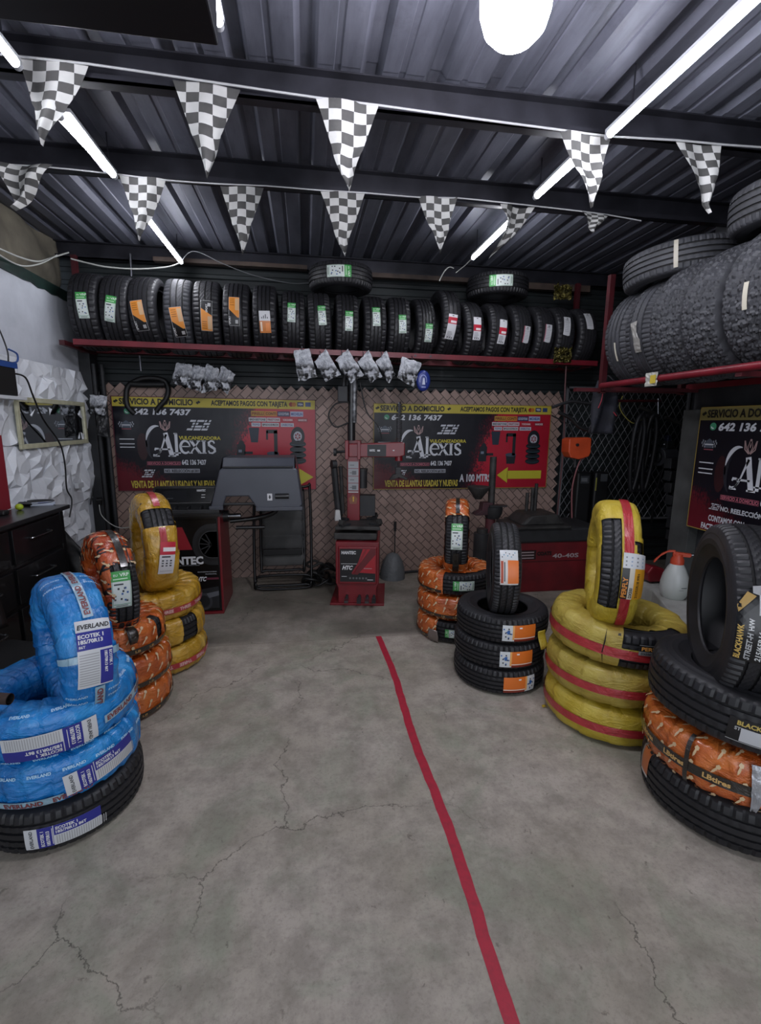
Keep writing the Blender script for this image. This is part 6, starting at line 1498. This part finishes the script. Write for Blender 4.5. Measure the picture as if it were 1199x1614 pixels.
m = MB(); m.tube([(0, 0, -.1), (-.02, .05, -.4), (.0, .1, -.75)], .012, CB); m.build('power_cord', T, smooth=60)
p = AY(1052, 695, 4.72)
m = MB(); m.box(p, (.05, .06, .12), mat('#31364a', .4, .5, bump=(40, 1., .01))); m.cyl(p+Vector((-.03, 0, -.05)), p+Vector((-.03, 0, -.02)), .03, CHR, 12); tag(m.build('air_fitting', None, p, bevel=.01), 'blue grey air fitting on the wall above the round motor', 'fitting')
# coiled black blocks along the column
c = AY(1050, 830, 4.72); m = MB()
for i in range(7): m.box((c.x-.02*i+.01*math.sin(i), 4.6, .42+i*.13), (.14, .09, .105), mat('#242527', .6, noise_=(10, '#35363a', .7)), rot=(.1*math.sin(i*3), .05, .2))
tag(m.build('hanging_chain', None, (c.x, 4.6, .9), bevel=.008), 'dark segmented strap hanging along the left side of the grey column', 'strap')
# black canisters behind old machine
for k, (px, py, lab) in enumerate(((915, 760, 'black canister with a grey label behind the old red machine, below the orange tank'), (942, 760, 'black canister with a yellow strip behind the old red machine, right one'))):
    p = AY(px, 790, 4.78); m_ = MB(); T = thing('canister', lab, 'canister', (p.x, 4.8, 0))
    m_.bb((-.085, -.06, 0), (.085, .06, 1.10), BL); m_.build('body', T, bevel=.02)
    d = Decal(lambda x, y, l: Vector((x, -.061-l, y)), cell=.9)
    if k == 0: d.rect(-.05, .98, .05, 1.06, ink('#3c3e42'), 1); d.rect(-.04, 1.0, .03, 1.04, ink('#6a6c70'), 2)
    else: d.rect(-.075, .90, -.06, 1.04, ink('#8c8a42'), 1); d.rect(-.02, 1.0, .06, 1.08, ink('#4c4e52'), 1)
    d.build('label', T)
# strap loop over left banner
P = [AY(x, y, 4.94) for x, y in ((212, 652), (201, 640), (199, 622), (203, 608), (220, 598), (240, 596), (258, 600), (265, 612), (262, 628), (252, 640), (246, 648))]
m = MB(); m.tube(P, .024, BL, 10, 6); tag(m.build('hanging_strap', None, P[5], smooth=60), 'thick black strap looped in front of the top left of the left banner', 'strap')
P = [AY(x, y, 4.93) for x, y in ((206, 605), (222, 606), (240, 606), (260, 606))]
m = MB(); m.tube(P, .03, BL, 8, 4); tag(m.build('black_cloth', None, P[2], smooth=60), 'black cloth bundled over the strap above the left banner', 'cloth')
m = MB(); a, b = AY(220, 561, 4.7), AY(222, 585, 4.7); m.cyl(a, b, .010, STEEL, 8); tag(m.build('hanging_hook', None, (a+b)/2), 'short metal hook under the back shelf above the black strap', 'hook')
m = MB(); a, b = AY(205, 400, 4.9), AY(207, 436, 4.9); m.cyl(a, b, .012, STEEL, 8); tag(m.build('ceiling_rod', None, (a+b)/2), 'short vertical steel rod behind the back tyre row at the left', 'rod')
# grey funnel with stick, black pile
T = thing('dust_cover', 'crumpled grey round cover lying against the lattice beside the tyre changer', 'cover', (.88, 4.78, 0))
m = MB(); m.lathe([(.13, 0), (.125, .10), (.10, .19), (.06, .25), (.02, .27), (0, .27)], (0, 0, 0), mat('#5d6062', .55, bump=(14, .8, .02)), 28); m.build('bell', T, smooth=60)
m = MB(); m.cyl((.02, 0, .26), (.02, .0, .58), .006, BK2, 8); m.cyl((.02, 0, .50), (.02, 0, .60), .014, BL, 10); m.build('stick', T)
m = MB()
for i in range(9):
    a = i*.7; c = Vector((.12+.09*math.cos(a*2), 4.66+.08*math.sin(a*3), .03+.03*(i % 7)))
    m.tube([c+Vector((.09*math.cos(q+a), .07*math.sin(q+a), .03*math.sin(q*2+i))) for q in (0, 1.2, 2.4, 3.6, 4.8)], .013, BL if i % 3 else DST, 8, 4, closed=True)
tag(m.build('hose_pile', None, (.12, 4.66, .1), smooth=60), 'black heap of tangled hoses on the floor left of the tyre changer', 'hose pile')
P = [(x, 4.90+.03*math.sin(x*6), .015) for x in (.3, .6, .9, 1.2, 1.6, 2.0)]
cable('dark pipe lying along the foot of the lattice', P, .014, BK2, 'floor_pipe', 'pipe')
# sprayer
p = AZ(1060, 941, .30); sx, sy = p.x, p.y
T = thing('pressure_sprayer', 'white plastic hand sprayer with an orange pump handle standing on the concrete ledge', 'sprayer', (sx, sy, .30), (0, 0, math.radians(-30)))
m = MB(); m.lathe([(0, 0.008), (.075, 0), (.088, .02), (.098, .07), (.097, .12), (.085, .18), (.062, .235), (.047, .262), (.045, .27), (0, .27)], (0, 0, 0), mat('#b4b8b6', .35, coat=.1, noise_=(5, '#a2a89f', .6)), 36); m.build('bottle', T, smooth=50)
OR = mat('#b8442a', .4); m = MB(); m.lathe([(.0, .262), (.046, .262), (.046, .30), (.034, .325), (.034, .345), (0, .345)], (0, 0, 0), OR, 28); m.prism([(-.035, .325), (.075, .325), (.085, .335), (.085, .352), (-.035, .358)], -.018, .018, OR); m.build('pump_head', T, smooth=40, bevel=.003)
m = MB(); m.prism([(-.02, .358), (-.07, .350), (-.115, .315), (-.15, .262), (-.158, .262), (-.150, .285), (-.105, .338), (-.06, .366), (-.02, .37)][::-1], -.012, .012, OR); m.build('lever', T, bevel=.003)
m = MB(); m.cyl((.085, 0, .343), (.11, 0, .345), .010, CHR, 12); m.cyl((.11, 0, .345), (.16, 0, .34), .006, BL, 10); m.build('nozzle', T, smooth=40)
d = Decal(lambda x, y, l: Vector((.0985*math.sin(x/.098), -.0985*math.cos(x/.098), y)), cell=.02); d.rect(.03, .10, .075, .105, ink('#26282a'), 0); d.rect(.015, .083, .05, .086, ink('#6a6c6e'), 0); d.build('level_mark', T)
p = AY(1028, 925, 3.52)
T = thing('floor_jack', 'dusty red trolley jack behind the sprayer, mostly hidden by the yellow tyre', 'jack', (p.x, 3.5, .30))
m = MB(); m.prism([(-.10, .02), (.09, .02), (.10, .06), (.02, .13), (-.08, .15), (-.12, .10)], -.06, .06, REDM); m.build('jack_body', T, bevel=.01)
for k in (-1, 1):
    m = MB(); m.cyl((.06, -.075*k, .025), (.06, -.055*k, .025), .025, BL, 14); m.build('wheel', T)
# yellow film scraps
for k, (px, py, Y, lab) in enumerate(((852, 1008, 2.45, 'torn yellow film scrap sticking out between the black and the yellow stacks'), )):
    p = AY(px, py, Y); m = MB(); m.grid(lambda u, v: (p.x-.02+.045*u+.02*v, p.y+.01*math.sin(v*5), p.z+.05-.11*v+.01*u), 4, 8, YEL2); tag(m.build('film_scrap', None, p, smooth=40, solid=.001), lab, 'film scrap')
p = AZ(862, 1113, .004); m = MB(); m.grid(lambda u, v: (p.x-.03+.04*u, p.y-.01+.02*v, .004+.006*math.sin(u*5)), 5, 3, YEL2); tag(m.build('film_scrap', None, p, solid=.001), 'small yellow film scrap on the floor at the foot of the yellow stack', 'film scrap')
